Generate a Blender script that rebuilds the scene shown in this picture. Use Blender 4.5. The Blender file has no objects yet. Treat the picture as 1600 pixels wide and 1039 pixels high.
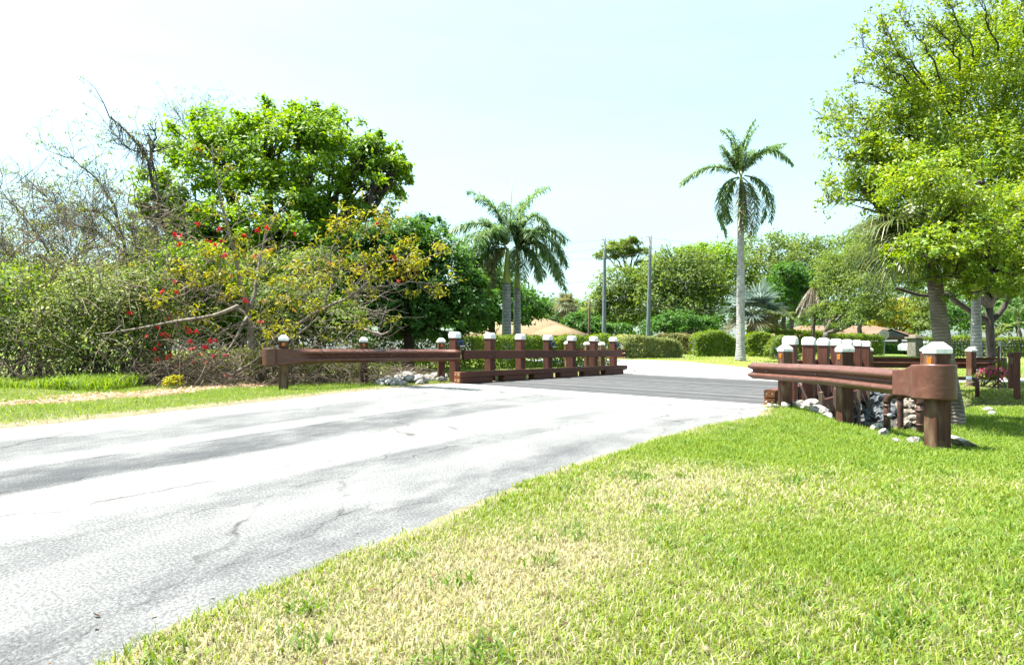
import bpy, bmesh, math, random
import numpy as np
from mathutils import Vector, Matrix

# ------------------------------------------------------------------ camera, world, sun, exposure
S = bpy.context.scene
COL = S.collection
F, CX, HY, HC = 1066.7, 800.0, 547.0, 0.82
SUN_EL = math.radians(66.0)
TO_SUN = Vector((-0.98 * math.cos(SUN_EL), 0.20 * math.cos(SUN_EL), math.sin(SUN_EL))).normalized()
SUN_AZ = math.atan2(TO_SUN.x, TO_SUN.y)          # from +Y towards +X

cam = bpy.data.objects.new('camera', bpy.data.cameras.new('camera'))
COL.objects.link(cam)
cam.location = (0, 0, HC)
cam.rotation_euler = (math.pi / 2, 0, 0)
cam.data.sensor_width = 36.0
cam.data.lens = 24.0
cam.data.shift_y = 27.5 / 1600.0
cam.data.clip_start = 0.05
cam.data.clip_end = 3000
S.camera = cam

W = bpy.data.worlds.new('World')
S.world = W
W.use_nodes = True
wt = W.node_tree
wt.nodes.clear()
w_out = wt.nodes.new('ShaderNodeOutputWorld')
w_bg = wt.nodes.new('ShaderNodeBackground')
w_sky = wt.nodes.new('ShaderNodeTexSky')
w_sky.sky_type = 'NISHITA'
w_sky.sun_disc = False
w_sky.sun_elevation = SUN_EL
w_sky.sun_rotation = SUN_AZ
w_sky.air_density = 1.0
w_sky.dust_density = 3.1
w_sky.ozone_density = 1.6
w_bg.inputs['Strength'].default_value = 0.086
# thin high cloud veil: streaky noise, thicker towards the horizon
w_tc = wt.nodes.new('ShaderNodeTexCoord')
w_map = wt.nodes.new('ShaderNodeMapping')
w_map.inputs['Rotation'].default_value = (0.0, 0.0, 0.5)
w_map.inputs['Scale'].default_value = (1.2, 3.0, 7.0)
w_nz = wt.nodes.new('ShaderNodeTexNoise')
w_nz.inputs['Scale'].default_value = 1.5
w_nz.inputs['Detail'].default_value = 8
w_nz.inputs['Roughness'].default_value = 0.6
w_rmp = wt.nodes.new('ShaderNodeValToRGB')
w_rmp.color_ramp.elements[0].position = 0.35
w_rmp.color_ramp.elements[0].color = (0.17, 0.17, 0.17, 1)
w_rmp.color_ramp.elements[1].position = 0.75
w_rmp.color_ramp.elements[1].color = (0.23, 0.23, 0.23, 1)
w_mix = wt.nodes.new('ShaderNodeMixRGB')
w_mix.inputs[2].default_value = (6.6, 6.9, 7.0, 1)
L = wt.links.new
L(w_tc.outputs['Generated'], w_map.inputs['Vector'])
L(w_map.outputs['Vector'], w_nz.inputs['Vector'])
L(w_nz.outputs['Fac'], w_rmp.inputs['Fac'])
L(w_rmp.outputs['Color'], w_mix.inputs[0])
w_tint = wt.nodes.new('ShaderNodeMixRGB')
w_tint.blend_type = 'MULTIPLY'
w_tint.inputs[0].default_value = 1.0
w_tint.inputs[2].default_value = (0.745, 1.045, 0.935, 1)
L(w_sky.outputs['Color'], w_tint.inputs[1])
L(w_tint.outputs['Color'], w_mix.inputs[1])
L(w_mix.outputs['Color'], w_bg.inputs['Color'])
L(w_bg.outputs['Background'], w_out.inputs['Surface'])

sun = bpy.data.objects.new('sun', bpy.data.lights.new('sun', 'SUN'))
COL.objects.link(sun)
sun.data.energy = 5.0
sun.data.angle = math.radians(0.5)
sun.data.color = (1.0, 0.955, 0.88)
sun.rotation_euler = TO_SUN.to_track_quat('Z', 'Y').to_euler()

S.view_settings.view_transform = 'Standard'
S.view_settings.look = 'None'
S.view_settings.gamma = 1.0
S.view_settings.use_curve_mapping = False
S.view_settings.exposure = 2.0
try:
    S.cycles.max_bounces = 8
    S.cycles.diffuse_bounces = 3
    S.cycles.transmission_bounces = 4
    S.cycles.use_denoising = True
except Exception:
    pass

rng = np.random.default_rng(7)
random.seed(7)

# ------------------------------------------------------------------ small maths
def sstep(a, b, t):
    t = np.clip((np.asarray(t, float) - a) / (b - a), 0, 1)
    return t * t * (3 - 2 * t)

def vnoise(x, y, seed=0):
    xi = np.floor(x).astype(np.int64); yi = np.floor(y).astype(np.int64)
    xf = x - xi; yf = y - yi
    def h(a, b):
        n = (a * 374761393 + b * 668265263 + seed * 144269504) & 0x7fffffff
        n = ((n ^ (n >> 13)) * 1274126177) & 0x7fffffff
        return ((n ^ (n >> 16)) & 0xffff) / 65535.0
    u = xf * xf * (3 - 2 * xf); v = yf * yf * (3 - 2 * yf)
    return (h(xi, yi) * (1 - u) + h(xi + 1, yi) * u) * (1 - v) + (h(xi, yi + 1) * (1 - u) + h(xi + 1, yi + 1) * u) * v

def fbm(x, y, seed=0, octs=4):
    s = 0; a = 0.5; t = 0
    x = np.asarray(x, float); y = np.asarray(y, float)
    for o in range(octs):
        s = s + a * vnoise(x * 2 ** o + 17.3 * o, y * 2 ** o - 9.1 * o, seed + o); t += a; a *= 0.5
    return s / t

def PX(px, d): return (px - CX) / F * d
def PZ(py, d): return HC - (py - HY) / F * d
def P(px, py, d): return np.array([PX(px, d), d, PZ(py, d)])

# ------------------------------------------------------------------ terrain
NU = (0.83, -0.557)
def zroad(x, y):
    u = (x + 1.4) * NU[0] - (y - 16.8) * NU[1] * -1.0
    z = -0.025 * np.clip(u, 0, 9)
    return z + 0.34 * sstep(27, 34, y) + 0.24 * sstep(34, 42, y)

def hit(px, py):
    d = 10.0
    for _ in range(30):
        d = (HC - float(zroad(PX(px, d), d))) * F / (py - HY)
    return (PX(px, d), d)

EB = np.array([0.581, 0.814]); NB = np.array([0.814, -0.581])     # bridge axis and its right normal
LP = np.array([-1.43, 17.1])                                       # first left bridge post
BW, BG = 8.0, 1.437                                                # post line to post line, bay length

left_px = [(0, 668), (200, 648), (400, 627), (600, 606.5), (690, 600)]
right_px = [(190, 1039), (350, 965), (500, 900), (700, 818), (900, 736), (1000, 701), (1100, 671), (1200, 649)]
LE = [hit(*p) for p in left_px] + [tuple(LP + 0.12 * NB - 0.15 * EB)]
RE = [hit(*p) for p in right_px] + [tuple(LP + (BW - 0.30) * NB - 0.15 * EB)]
LE = [(LE[0][0] - 14.5, LE[0][1] - 36), (LE[0][0] - 4.3, LE[0][1] - 11)] + LE
RE = [(RE[0][0] - 16.5, RE[0][1] - 36), (RE[0][0] - 4.6, RE[0][1] - 10)] + RE

def resample(pts, n):
    pts = np.array(pts, float)
    s0 = np.r_[0, np.cumsum(np.linalg.norm(np.diff(pts, axis=0), axis=1))]
    # monotone-ish smooth curve: tangents from neighbours, scaled per span (no overshoot on uneven spans)
    m = np.gradient(pts, s0, axis=0) if len(pts) > 2 else np.repeat((pts[1:] - pts[:1]) / s0[-1], 2, 0)
    q = []
    for i in range(len(pts) - 1):
        h = s0[i + 1] - s0[i]
        for t in np.linspace(0, 1, 14, endpoint=False):
            q.append((2 * t ** 3 - 3 * t * t + 1) * pts[i] + (t ** 3 - 2 * t * t + t) * h * m[i] + (-2 * t ** 3 + 3 * t * t) * pts[i + 1] + (t ** 3 - t * t) * h * m[i + 1])
    q.append(pts[-1]); q = np.array(q)
    s = np.r_[0, np.cumsum(np.linalg.norm(np.diff(q, axis=0), axis=1))]
    t = np.linspace(0, s[-1], n)
    return np.stack([np.interp(t, s, q[:, k]) for k in range(q.shape[1])], 1)

LEs, REs = resample(LE, 260), resample(RE, 260)
BE = LP + 6 * BG * EB
FAR_L = tuple(BE + 0.12 * NB + 0.30 * EB); FAR_R = tuple(BE + (BW - 0.30) * NB + 0.30 * EB)
FAR_ROAD = [FAR_L, (3.9, 27.0), (2.6, 30.0), (1.0, 31.4), (0.4, 33.6), (1.4, 35.8), (6.4, 34.2),
            (8.6, 31.6), (11.5, 28.6), (16, 26.3), (24, 24.6), (46, 22), (46, 17.5), (24, 20.5), (15, 21.6), (11.2, 21.2), FAR_R]
NEAR_ROAD = list(map(tuple, LEs)) + list(map(tuple, REs[::-1]))

def poly_sd(x, y, poly):
    """signed distance, positive inside"""
    x = np.asarray(x, float); y = np.asarray(y, float)
    best = np.full(x.shape, 1e9); inside = np.zeros(x.shape, bool)
    n = len(poly)
    for i in range(n):
        ax, ay = poly[i]; bx, by = poly[(i + 1) % n]
        dx, dy = bx - ax, by - ay
        t = np.clip(((x - ax) * dx + (y - ay) * dy) / (dx * dx + dy * dy + 1e-12), 0, 1)
        dd = np.hypot(x - ax - t * dx, y - ay - t * dy)
        best = np.minimum(best, dd)
        if ay != by:
            c = ((ay > y) != (by > y)) & (x < (bx - ax) * (y - ay) / (by - ay) + ax)
            inside ^= c
    return np.where(inside, best, -best)

NR_S = [tuple(p) for p in np.vstack([LEs[::4], LEs[-1:], REs[::-1][::4], REs[:1]])]
CH = [(-10, 29, 2.0, 0.55), (-0.6, 21.8, 2.4, 0.9), (4.3, 18.3, 3.4, 1.6), (8.4, 15.6, 3.3, 1.40), (11.6, 14.0, 1.3, 0.20)]
CH2 = [(8.0, 14.9, 2.0, 1.25), (6.4, 12.0, 1.35, 0.95), (5.28, 9.6, 0.72, 0.50)]
def channel(x, y):
    x = np.asarray(x, float); y = np.asarray(y, float)
    dep = np.zeros(x.shape)
    for chn in (CH, CH2):
        for (ax, ay, ar, ad), (bx, by, br, bd) in zip(chn[:-1], chn[1:]):
            dx, dy = bx - ax, by - ay
            t = np.clip(((x - ax) * dx + (y - ay) * dy) / (dx * dx + dy * dy), 0, 1)
            q = np.hypot(x - ax - t * dx, y - ay - t * dy) / (ar + (br - ar) * t)
            dep = np.maximum(dep, (ad + (bd - ad) * t) * (1 - sstep(0.25, 1.0, q)))
    return dep

BR_Q = [tuple(LP + u_ * NB + v_ * EB) for u_, v_ in ((0.14, -1.2), (7.72, -1.0), (7.75, 10.0), (0.14, 10.0))]
def road_in(x, y):
    return np.maximum(np.maximum(poly_sd(x, y, NR_S), poly_sd(x, y, FAR_ROAD)), poly_sd(x, y, BR_Q))

def zground(x, y, rin=None):
    x = np.asarray(x, float); y = np.asarray(y, float)
    if rin is None: rin = road_in(x, y)
    z = zroad(x, y) + 0.022
    n = fbm(x * 0.6, y * 0.6, 3) - 0.5
    off = np.clip(-rin / 2.0, 0, 1)
    z = z + n * 0.10 * off
    edge = rin + 0.20 * (fbm(x * 2.3, y * 2.3, 11) - 0.5)
    z = z - 0.075 * sstep(0.02, 0.28, edge)
    return z - channel(x, y)

# ------------------------------------------------------------------ mesh helpers
def mesh_np(name, V, faces, col=None, uv=None, smooth=False):
    """faces: list of int arrays (M,k)"""
    me = bpy.data.meshes.new(name)
    V = np.asarray(V, np.float32)
    me.vertices.add(len(V)); me.vertices.foreach_set('co', V.ravel())
    faces = [np.asarray(f, np.int32) for f in faces if len(f)]
    nl = sum(f.size for f in faces); nf = sum(len(f) for f in faces)
    me.loops.add(nl); me.polygons.add(nf)
    li = np.concatenate([f.ravel() for f in faces])
    me.loops.foreach_set('vertex_index', li)
    st = []; o = 0
    for f in faces:
        k = f.shape[1]
        st.append(o + np.arange(len(f)) * k); o += f.size
    me.polygons.foreach_set('loop_start', np.concatenate(st).astype(np.int32))
    if smooth:
        me.polygons.foreach_set('use_smooth', np.ones(nf, bool))
    if uv is not None:
        l = me.uv_layers.new(name='UVMap')
        l.data.foreach_set('uv', np.asarray(uv, np.float32)[li].ravel())
    if col is not None:
        a = me.color_attributes.new('Col', 'FLOAT_COLOR', 'POINT')
        c = np.ones((len(V), 4), np.float32); c[:, :3] = col
        a.data.foreach_set('color', c.ravel())
    me.update(calc_edges=True)
    me.validate()
    return me

def link(name, me, mat=None, parent=None, loc=None, rotz=0.0):
    o = bpy.data.objects.new(name, me)
    COL.objects.link(o)
    if mat is not None and me is not None and len(me.materials) == 0:
        me.materials.append(mat)
    if parent is not None: o.parent = parent
    if loc is not None: o.location = loc
    if rotz: o.rotation_euler = (0, 0, rotz)
    return o

def thing(name, label, cat, loc=(0, 0, 0), rotz=0.0, group=None):
    o = link(name, None, None, None, tuple(float(c) for c in loc), rotz)
    o.empty_display_size = 0.2
    return tag(o, label, cat, group)

def tag(o, label, cat, group=None, kind=None):
    o['label'] = label; o['category'] = cat
    if group: o['group'] = group
    if kind: o['kind'] = kind
    return o

def structure(o):
    o['kind'] = 'structure'; return o

def boxmesh(name, sx, sy, sz, bev=0.01, seg=1, centre=(0, 0, 0), taper=None):
    bm = bmesh.new()
    bmesh.ops.create_cube(bm, size=1.0)
    bmesh.ops.scale(bm, vec=(sx, sy, sz), verts=bm.verts)
    if taper:
        for v in bm.verts:
            if v.co.z > 0: v.co.x *= taper; v.co.y *= taper
    if bev:
        bmesh.ops.bevel(bm, geom=bm.edges[:] + bm.verts[:], offset=bev, segments=seg, affect='EDGES')
    bmesh.ops.translate(bm, vec=centre, verts=bm.verts)
    me = bpy.data.meshes.new(name); bm.to_mesh(me); bm.free()
    return me

class TB:
    """collects tubes, boxes and free polygons into one mesh"""
    def __init__(s): s.v = []; s.q = []; s.t = []; s.n = 0
    def add(s, V, quads=(), tris=()):
        V = np.asarray(V, float)
        s.v.append(V)
        if len(quads): s.q.append(np.asarray(quads, int) + s.n)
        if len(tris): s.t.append(np.asarray(tris, int) + s.n)
        s.n += len(V)
    def tube(s, pts, rad, n=6, cap=True):
        pts = np.asarray(pts, float); m = len(pts)
        rad = np.broadcast_to(np.asarray(rad, float), (m,))
        T = np.gradient(pts, axis=0)
        T /= np.linalg.norm(T, axis=1, keepdims=True) + 1e-9
        ref = np.array([0.31, 0.17, 0.93]) if abs(T[0][2]) < 0.8 else np.array([0.93, 0.31, 0.17])
        A = np.cross(T, ref); A /= np.linalg.norm(A, axis=1, keepdims=True) + 1e-9
        B = np.cross(T, A)
        th = np.arange(n) / n * 2 * math.pi
        V = pts[:, None, :] + rad[:, None, None] * (np.cos(th)[None, :, None] * A[:, None, :] + np.sin(th)[None, :, None] * B[:, None, :])
        i = np.arange(m - 1)[:, None] * n; j = np.arange(n)[None, :]; k = (j + 1) % n
        Q = np.stack([i + j, i + k, i + n + k, i + n + j], -1).reshape(-1, 4)
        V = V.reshape(-1, 3); tr = []
        if cap:
            V = np.vstack([V, pts[0], pts[-1]])
            c0, c1 = m * n, m * n + 1
            for a in range(n):
                b = (a + 1) % n
                tr.append((c0, b, a)); tr.append((c1, (m - 1) * n + a, (m - 1) * n + b))
        s.add(V, Q, tr)
    def box(s, c, sz, rz=0.0):
        x, y, z = np.asarray(sz) / 2.0
        V = np.array([(a * x, b * y, e * z) for e in (-1, 1) for b in (-1, 1) for a in (-1, 1)], float)
        cr, sr = math.cos(rz), math.sin(rz)
        V = np.stack([V[:, 0] * cr - V[:, 1] * sr, V[:, 0] * sr + V[:, 1] * cr, V[:, 2]], 1) + np.asarray(c)
        s.add(V, [(0, 2, 3, 1), (4, 5, 7, 6), (0, 1, 5, 4), (2, 6, 7, 3), (0, 4, 6, 2), (1, 3, 7, 5)])
    def mesh(s, name, smooth=True, origin=None):
        V = np.vstack(s.v)
        if origin is not None: V = V - np.asarray(origin)
        return mesh_np(name, V, [np.vstack(s.q) if s.q else np.zeros((0, 4), int), np.vstack(s.t) if s.t else np.zeros((0, 3), int)], smooth=smooth)

# ------------------------------------------------------------------ materials
def newmat(name):
    m = bpy.data.materials.new(name); m.use_nodes = True
    nt = m.node_tree
    return m, nt, nt.nodes['Principled BSDF'], nt.links.new

def leafmat(name, rough=0.55, trans=0.46, spec=0.3):
    m, nt, b, K = newmat(name)
    a = nt.nodes.new('ShaderNodeVertexColor'); a.layer_name = 'Col'
    b.inputs['Roughness'].default_value = rough
    b.inputs['Specular IOR Level'].default_value = spec
    K(a.outputs['Color'], b.inputs['Base Color'])
    t = nt.nodes.new('ShaderNodeBsdfTranslucent')
    h = nt.nodes.new('ShaderNodeHueSaturation'); h.inputs['Value'].default_value = 1.5; h.inputs['Saturation'].default_value = 1.1
    h.inputs['Hue'].default_value = 0.485
    K(a.outputs['Color'], h.inputs['Color']); K(h.outputs['Color'], t.inputs['Color'])
    mx = nt.nodes.new('ShaderNodeMixShader'); mx.inputs[0].default_value = trans
    K(b.outputs[0], mx.inputs[1]); K(t.outputs[0], mx.inputs[2])
    K(mx.outputs[0], nt.nodes['Material Output'].inputs['Surface'])
    return m

def noisemat(name, ca, cb, scale=8.0, rough=0.8, bump=0.3, stretch=(1, 1, 1), cc=None, spec=0.3, metal=0.0, bscale=None, lo=0.35, hi=0.65, bdist=0.02, dirt=None):
    m, nt, b, K = newmat(name)
    tc = nt.nodes.new('ShaderNodeTexCoord')
    mp = nt.nodes.new('ShaderNodeMapping'); mp.inputs['Scale'].default_value = stretch
    K(tc.outputs['Object'], mp.inputs['Vector'])
    n = nt.nodes.new('ShaderNodeTexNoise'); n.inputs['Scale'].default_value = scale; n.inputs['Detail'].default_value = 7; n.inputs['Roughness'].default_value = 0.62
    K(mp.outputs['Vector'], n.inputs['Vector'])
    r = nt.nodes.new('ShaderNodeValToRGB')
    r.color_ramp.elements[0].position = lo; r.color_ramp.elements[0].color = (*ca, 1)
    r.color_ramp.elements[1].position = hi; r.color_ramp.elements[1].color = (*cb, 1)
    if cc is not None:
        e = r.color_ramp.elements.new((lo + hi) / 2); e.color = (*cc, 1)
    K(n.outputs['Fac'], r.inputs['Fac'])
    out = r.outputs['Color']
    if dirt is not None:
        dc, ds, dl, dh, da, dst = dirt
        mpd = nt.nodes.new('ShaderNodeMapping'); mpd.inputs['Scale'].default_value = dst; K(tc.outputs['Object'], mpd.inputs['Vector'])
        nd = nt.nodes.new('ShaderNodeTexNoise'); nd.inputs['Scale'].default_value = ds; nd.inputs['Detail'].default_value = 9; nd.inputs['Roughness'].default_value = 0.7
        K(mpd.outputs['Vector'], nd.inputs['Vector'])
        rd = nt.nodes.new('ShaderNodeMapRange'); rd.inputs[1].default_value = dl; rd.inputs[2].default_value = dh; rd.inputs[4].default_value = da
        K(nd.outputs['Fac'], rd.inputs[0])
        md = nt.nodes.new('ShaderNodeMixRGB'); md.inputs[2].default_value = (*dc, 1)
        K(rd.outputs[0], md.inputs[0]); K(out, md.inputs[1]); out = md.outputs['Color']
    K(out, b.inputs['Base Color'])
    b.inputs['Roughness'].default_value = rough
    b.inputs['Specular IOR Level'].default_value = spec
    b.inputs['Metallic'].default_value = metal
    if bump:
        n2 = nt.nodes.new('ShaderNodeTexNoise'); n2.inputs['Scale'].default_value = bscale or scale * 2.5; n2.inputs['Detail'].default_value = 6
        K(mp.outputs['Vector'], n2.inputs['Vector'])
        bp = nt.nodes.new('ShaderNodeBump'); bp.inputs['Strength'].default_value = bump; bp.inputs['Distance'].default_value = bdist
        K(n2.outputs['Fac'], bp.inputs['Height']); K(bp.outputs['Normal'], b.inputs['Normal'])
    return m

M = {}
M['leaf'] = leafmat('leaf')
M['leaf_gloss'] = leafmat('leaf_gloss', rough=0.42, trans=0.42, spec=0.35)
M['frond'] = leafmat('frond', rough=0.40, trans=0.40, spec=0.5)
M['grass'] = leafmat('grass', rough=0.6, trans=0.35, spec=0.25)
M['petal'] = leafmat('petal', rough=0.6, trans=0.3)
M['bark'] = noisemat('bark', (0.06, 0.05, 0.042), (0.15, 0.13, 0.11), 6, 0.9, 0.6, (1, 1, 0.3))
M['bark_dark'] = noisemat('bark_dark', (0.022, 0.018, 0.015), (0.075, 0.063, 0.052), 7, 0.9, 0.6, (1, 1, 0.3))
M['bark_pale'] = noisemat('bark_pale', (0.11, 0.085, 0.065), (0.27, 0.225, 0.185), 9, 0.85, 0.4, (1, 1, 0.5))
M['twig_dry'] = noisemat('twig_dry', (0.075, 0.052, 0.036), (0.21, 0.165, 0.12), 5, 0.9, 0.0)
M['twig_grey'] = noisemat('twig_grey', (0.055, 0.048, 0.045), (0.15, 0.135, 0.125), 4, 0.9, 0.0)
M['vine'] = noisemat('vine', (0.03, 0.027, 0.03), (0.08, 0.072, 0.075), 4, 0.9, 0.0)
M['white_cap'] = noisemat('white_cap', (0.70, 0.70, 0.68), (0.82, 0.82, 0.80), 14, 0.6, 0.15, lo=0.25, hi=0.5, dirt=((0.30, 0.28, 0.24), 9.0, 0.50, 0.72, 0.7, (1, 1, 0.5)))
M['rail_paint'] = noisemat('rail_paint', (0.072, 0.025, 0.016), (0.122, 0.045, 0.028), 9, 0.42, 0.12, spec=0.45, lo=0.3, hi=0.72, dirt=((0.15, 0.10, 0.075), 7.0, 0.52, 0.74, 0.65, (1, 1, 2.5)))
M['pipe_paint'] = noisemat('pipe_paint', (0.03, 0.013, 0.010), (0.085, 0.036, 0.025), 12, 0.55, 0.15, spec=0.4)
M['steel'] = noisemat('steel', (0.35, 0.34, 0.33), (0.5, 0.49, 0.47), 20, 0.4, 0.05, metal=0.6)
M['concrete'] = noisemat('concrete', (0.36, 0.34, 0.31), (0.52, 0.50, 0.46), 5, 0.9, 0.25, cc=(0.46, 0.44, 0.40))
M['pole_grey'] = noisemat('pole_grey', (0.10, 0.118, 0.13), (0.16, 0.18, 0.195), 3, 0.8, 0.1)
M['pole_wood'] = noisemat('pole_wood', (0.085, 0.058, 0.038), (0.17, 0.125, 0.085), 4, 0.9, 0.2, (1, 1, 0.2))
M['iron'] = noisemat('iron', (0.012, 0.012, 0.013), (0.03, 0.03, 0.032), 15, 0.5, 0.05)
M['amber'] = noisemat('amber', (0.42, 0.095, 0.004), (0.52, 0.14, 0.008), 60, 0.25, 0.15, spec=0.6)
M['solar'] = noisemat('solar', (0.012, 0.05, 0.13), (0.03, 0.10, 0.22), 40, 0.15, 0.0, spec=0.6)
M['black_plastic'] = noisemat('black_plastic', (0.012, 0.012, 0.014), (0.025, 0.025, 0.028), 20, 0.45, 0.05)
M['grey_sheet'] = noisemat('grey_sheet', (0.30, 0.32, 0.33), (0.38, 0.40, 0.41), 9, 0.45, 0.05, metal=0.4)
M['rock'] = noisemat('rock', (0.14, 0.125, 0.11), (0.42, 0.40, 0.37), 5, 0.9, 0.7, cc=(0.30, 0.285, 0.26), bdist=0.03)
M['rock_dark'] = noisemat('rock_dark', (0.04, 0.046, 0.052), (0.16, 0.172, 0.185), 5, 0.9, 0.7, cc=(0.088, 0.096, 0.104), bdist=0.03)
M['roof_tan'] = noisemat('roof_tan', (0.17, 0.115, 0.062), (0.22, 0.155, 0.09), 3, 0.9, 0.2)
M['roof_pink'] = noisemat('roof_pink', (0.13, 0.075, 0.048), (0.18, 0.11, 0.075), 3, 0.9, 0.2)
M['stucco'] = noisemat('stucco', (0.20, 0.17, 0.135), (0.27, 0.235, 0.19), 4, 0.95, 0.2)
M['stucco_grey'] = noisemat('stucco_grey', (0.12, 0.115, 0.095), (0.20, 0.19, 0.16), 4, 0.95, 0.2)
M['dark_glass'] = noisemat('dark_glass', (0.02, 0.025, 0.03), (0.05, 0.055, 0.06), 2, 0.1, 0.0, spec=0.6)
M['gable'] = noisemat('gable', (0.10, 0.10, 0.12), (0.16, 0.16, 0.18), 4, 0.8, 0.1)
M['car_paint'] = noisemat('car_paint', (0.72, 0.74, 0.76), (0.78, 0.80, 0.82), 2, 0.2, 0.0, spec=0.6)
M['tyre'] = noisemat('tyre', (0.015, 0.015, 0.015), (0.03, 0.03, 0.03), 8, 0.85, 0.1)
M['crownshaft'] = noisemat('crownshaft', (0.16, 0.22, 0.05), (0.30, 0.32, 0.07), 3, 0.45, 0.05, (1, 1, 0.4))
M['crownshaft_yellow'] = noisemat('crownshaft_yellow', (0.36, 0.31, 0.04), (0.44, 0.39, 0.07), 3, 0.45, 0.05, (1, 1, 0.4))
M['wire'] = noisemat('wire', (0.05, 0.05, 0.055), (0.09, 0.09, 0.095), 3, 0.6, 0.0)

def woodmat(name, ca, cb, cc, grain=(14, 14, 0.9), rough=0.7, rad=0.55, weather=None, tone=0.2):
    """painted or weathered timber: long grain along local z, checks, scuffs"""
    m, nt, b, K = newmat(name)
    tc = nt.nodes.new('ShaderNodeTexCoord')
    oi = nt.nodes.new('ShaderNodeObjectInfo')
    vm = nt.nodes.new('ShaderNodeVectorMath'); vm.operation = 'MULTIPLY_ADD'
    cmb = nt.nodes.new('ShaderNodeCombineXYZ')
    for i in range(3): K(oi.outputs['Random'], cmb.inputs[i])
    vm.inputs[1].default_value = (1, 1, 1)
    sc = nt.nodes.new('ShaderNodeVectorMath'); sc.operation = 'SCALE'; sc.inputs['Scale'].default_value = 23.0
    K(cmb.outputs[0], sc.inputs[0])
    K(tc.outputs['Object'], vm.inputs[0]); K(sc.outputs[0], vm.inputs[2])
    mp = nt.nodes.new('ShaderNodeMapping'); mp.inputs['Scale'].default_value = grain
    K(vm.outputs[0], mp.inputs['Vector'])
    n = nt.nodes.new('ShaderNodeTexNoise'); n.inputs['Scale'].default_value = 3.0; n.inputs['Detail'].default_value = 9; n.inputs['Roughness'].default_value = 0.65; n.inputs['Distortion'].default_value = 0.35
    K(mp.outputs['Vector'], n.inputs['Vector'])
    r = nt.nodes.new('ShaderNodeValToRGB')
    r.color_ramp.elements[0].position = 0.28; r.color_ramp.elements[0].color = (*ca, 1)
    r.color_ramp.elements[1].position = 0.72; r.color_ramp.elements[1].color = (*cb, 1)
    e = r.color_ramp.elements.new(0.5); e.color = (*cc, 1)
    K(n.outputs['Fac'], r.inputs['Fac'])
    out = r.outputs['Color']
    if weather is not None:
        n3 = nt.nodes.new('ShaderNodeTexNoise'); n3.inputs['Scale'].default_value = 2.6; n3.inputs['Detail'].default_value = 6
        mp3 = nt.nodes.new('ShaderNodeMapping'); mp3.inputs['Scale'].default_value = (2.2, 2.2, 0.8)
        K(vm.outputs[0], mp3.inputs['Vector']); K(mp3.outputs['Vector'], n3.inputs['Vector'])
        r3 = nt.nodes.new('ShaderNodeValToRGB')
        r3.color_ramp.elements[0].position = 0.5; r3.color_ramp.elements[0].color = (0, 0, 0, 1)
        r3.color_ramp.elements[1].position = 0.66; r3.color_ramp.elements[1].color = (0.75, 0.75, 0.75, 1)
        K(n3.outputs['Fac'], r3.inputs['Fac'])
        mx = nt.nodes.new('ShaderNodeMixRGB'); mx.inputs[2].default_value = (*weather, 1)
        K(r3.outputs['Color'], mx.inputs[0]); K(out, mx.inputs[1]); out = mx.outputs['Color']
    tv = nt.nodes.new('ShaderNodeMapRange'); tv.inputs[3].default_value = 1 - tone; tv.inputs[4].default_value = 1 + tone
    K(oi.outputs['Random'], tv.inputs[0])
    tm = nt.nodes.new('ShaderNodeMixRGB'); tm.blend_type = 'MULTIPLY'; tm.inputs[0].default_value = 1.0
    K(out, tm.inputs[1]); K(tv.outputs[0], tm.inputs[2]); out = tm.outputs['Color']
    K(out, b.inputs['Base Color'])
    b.inputs['Roughness'].default_value = rough
    b.inputs['Specular IOR Level'].default_value = 0.3
    bp = nt.nodes.new('ShaderNodeBump'); bp.inputs['Strength'].default_value = rad; bp.inputs['Distance'].default_value = 0.008
    K(n.outputs['Fac'], bp.inputs['Height']); K(bp.outputs['Normal'], b.inputs['Normal'])
    return m
M['timber'] = woodmat('timber', (0.034, 0.011, 0.007), (0.150, 0.054, 0.033), (0.084, 0.029, 0.018))
M['timber_x'] = woodmat('timber_x', (0.034, 0.011, 0.007), (0.150, 0.054, 0.033), (0.084, 0.029, 0.018), grain=(14, 0.9, 14))
M['post_wood'] = woodmat('post_wood', (0.030, 0.011, 0.007), (0.135, 0.055, 0.030), (0.075, 0.029, 0.016), weather=(0.20, 0.145, 0.085))
M['deck'] = woodmat('deck', (0.020, 0.020, 0.022), (0.105, 0.105, 0.108), (0.055, 0.055, 0.057), grain=(0.7, 12, 12), rough=0.85, tone=0.45)
M['end_grain'] = woodmat('end_grain', (0.13, 0.04, 0.012), (0.42, 0.17, 0.06), (0.27, 0.10, 0.036), grain=(9, 9, 9))

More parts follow.
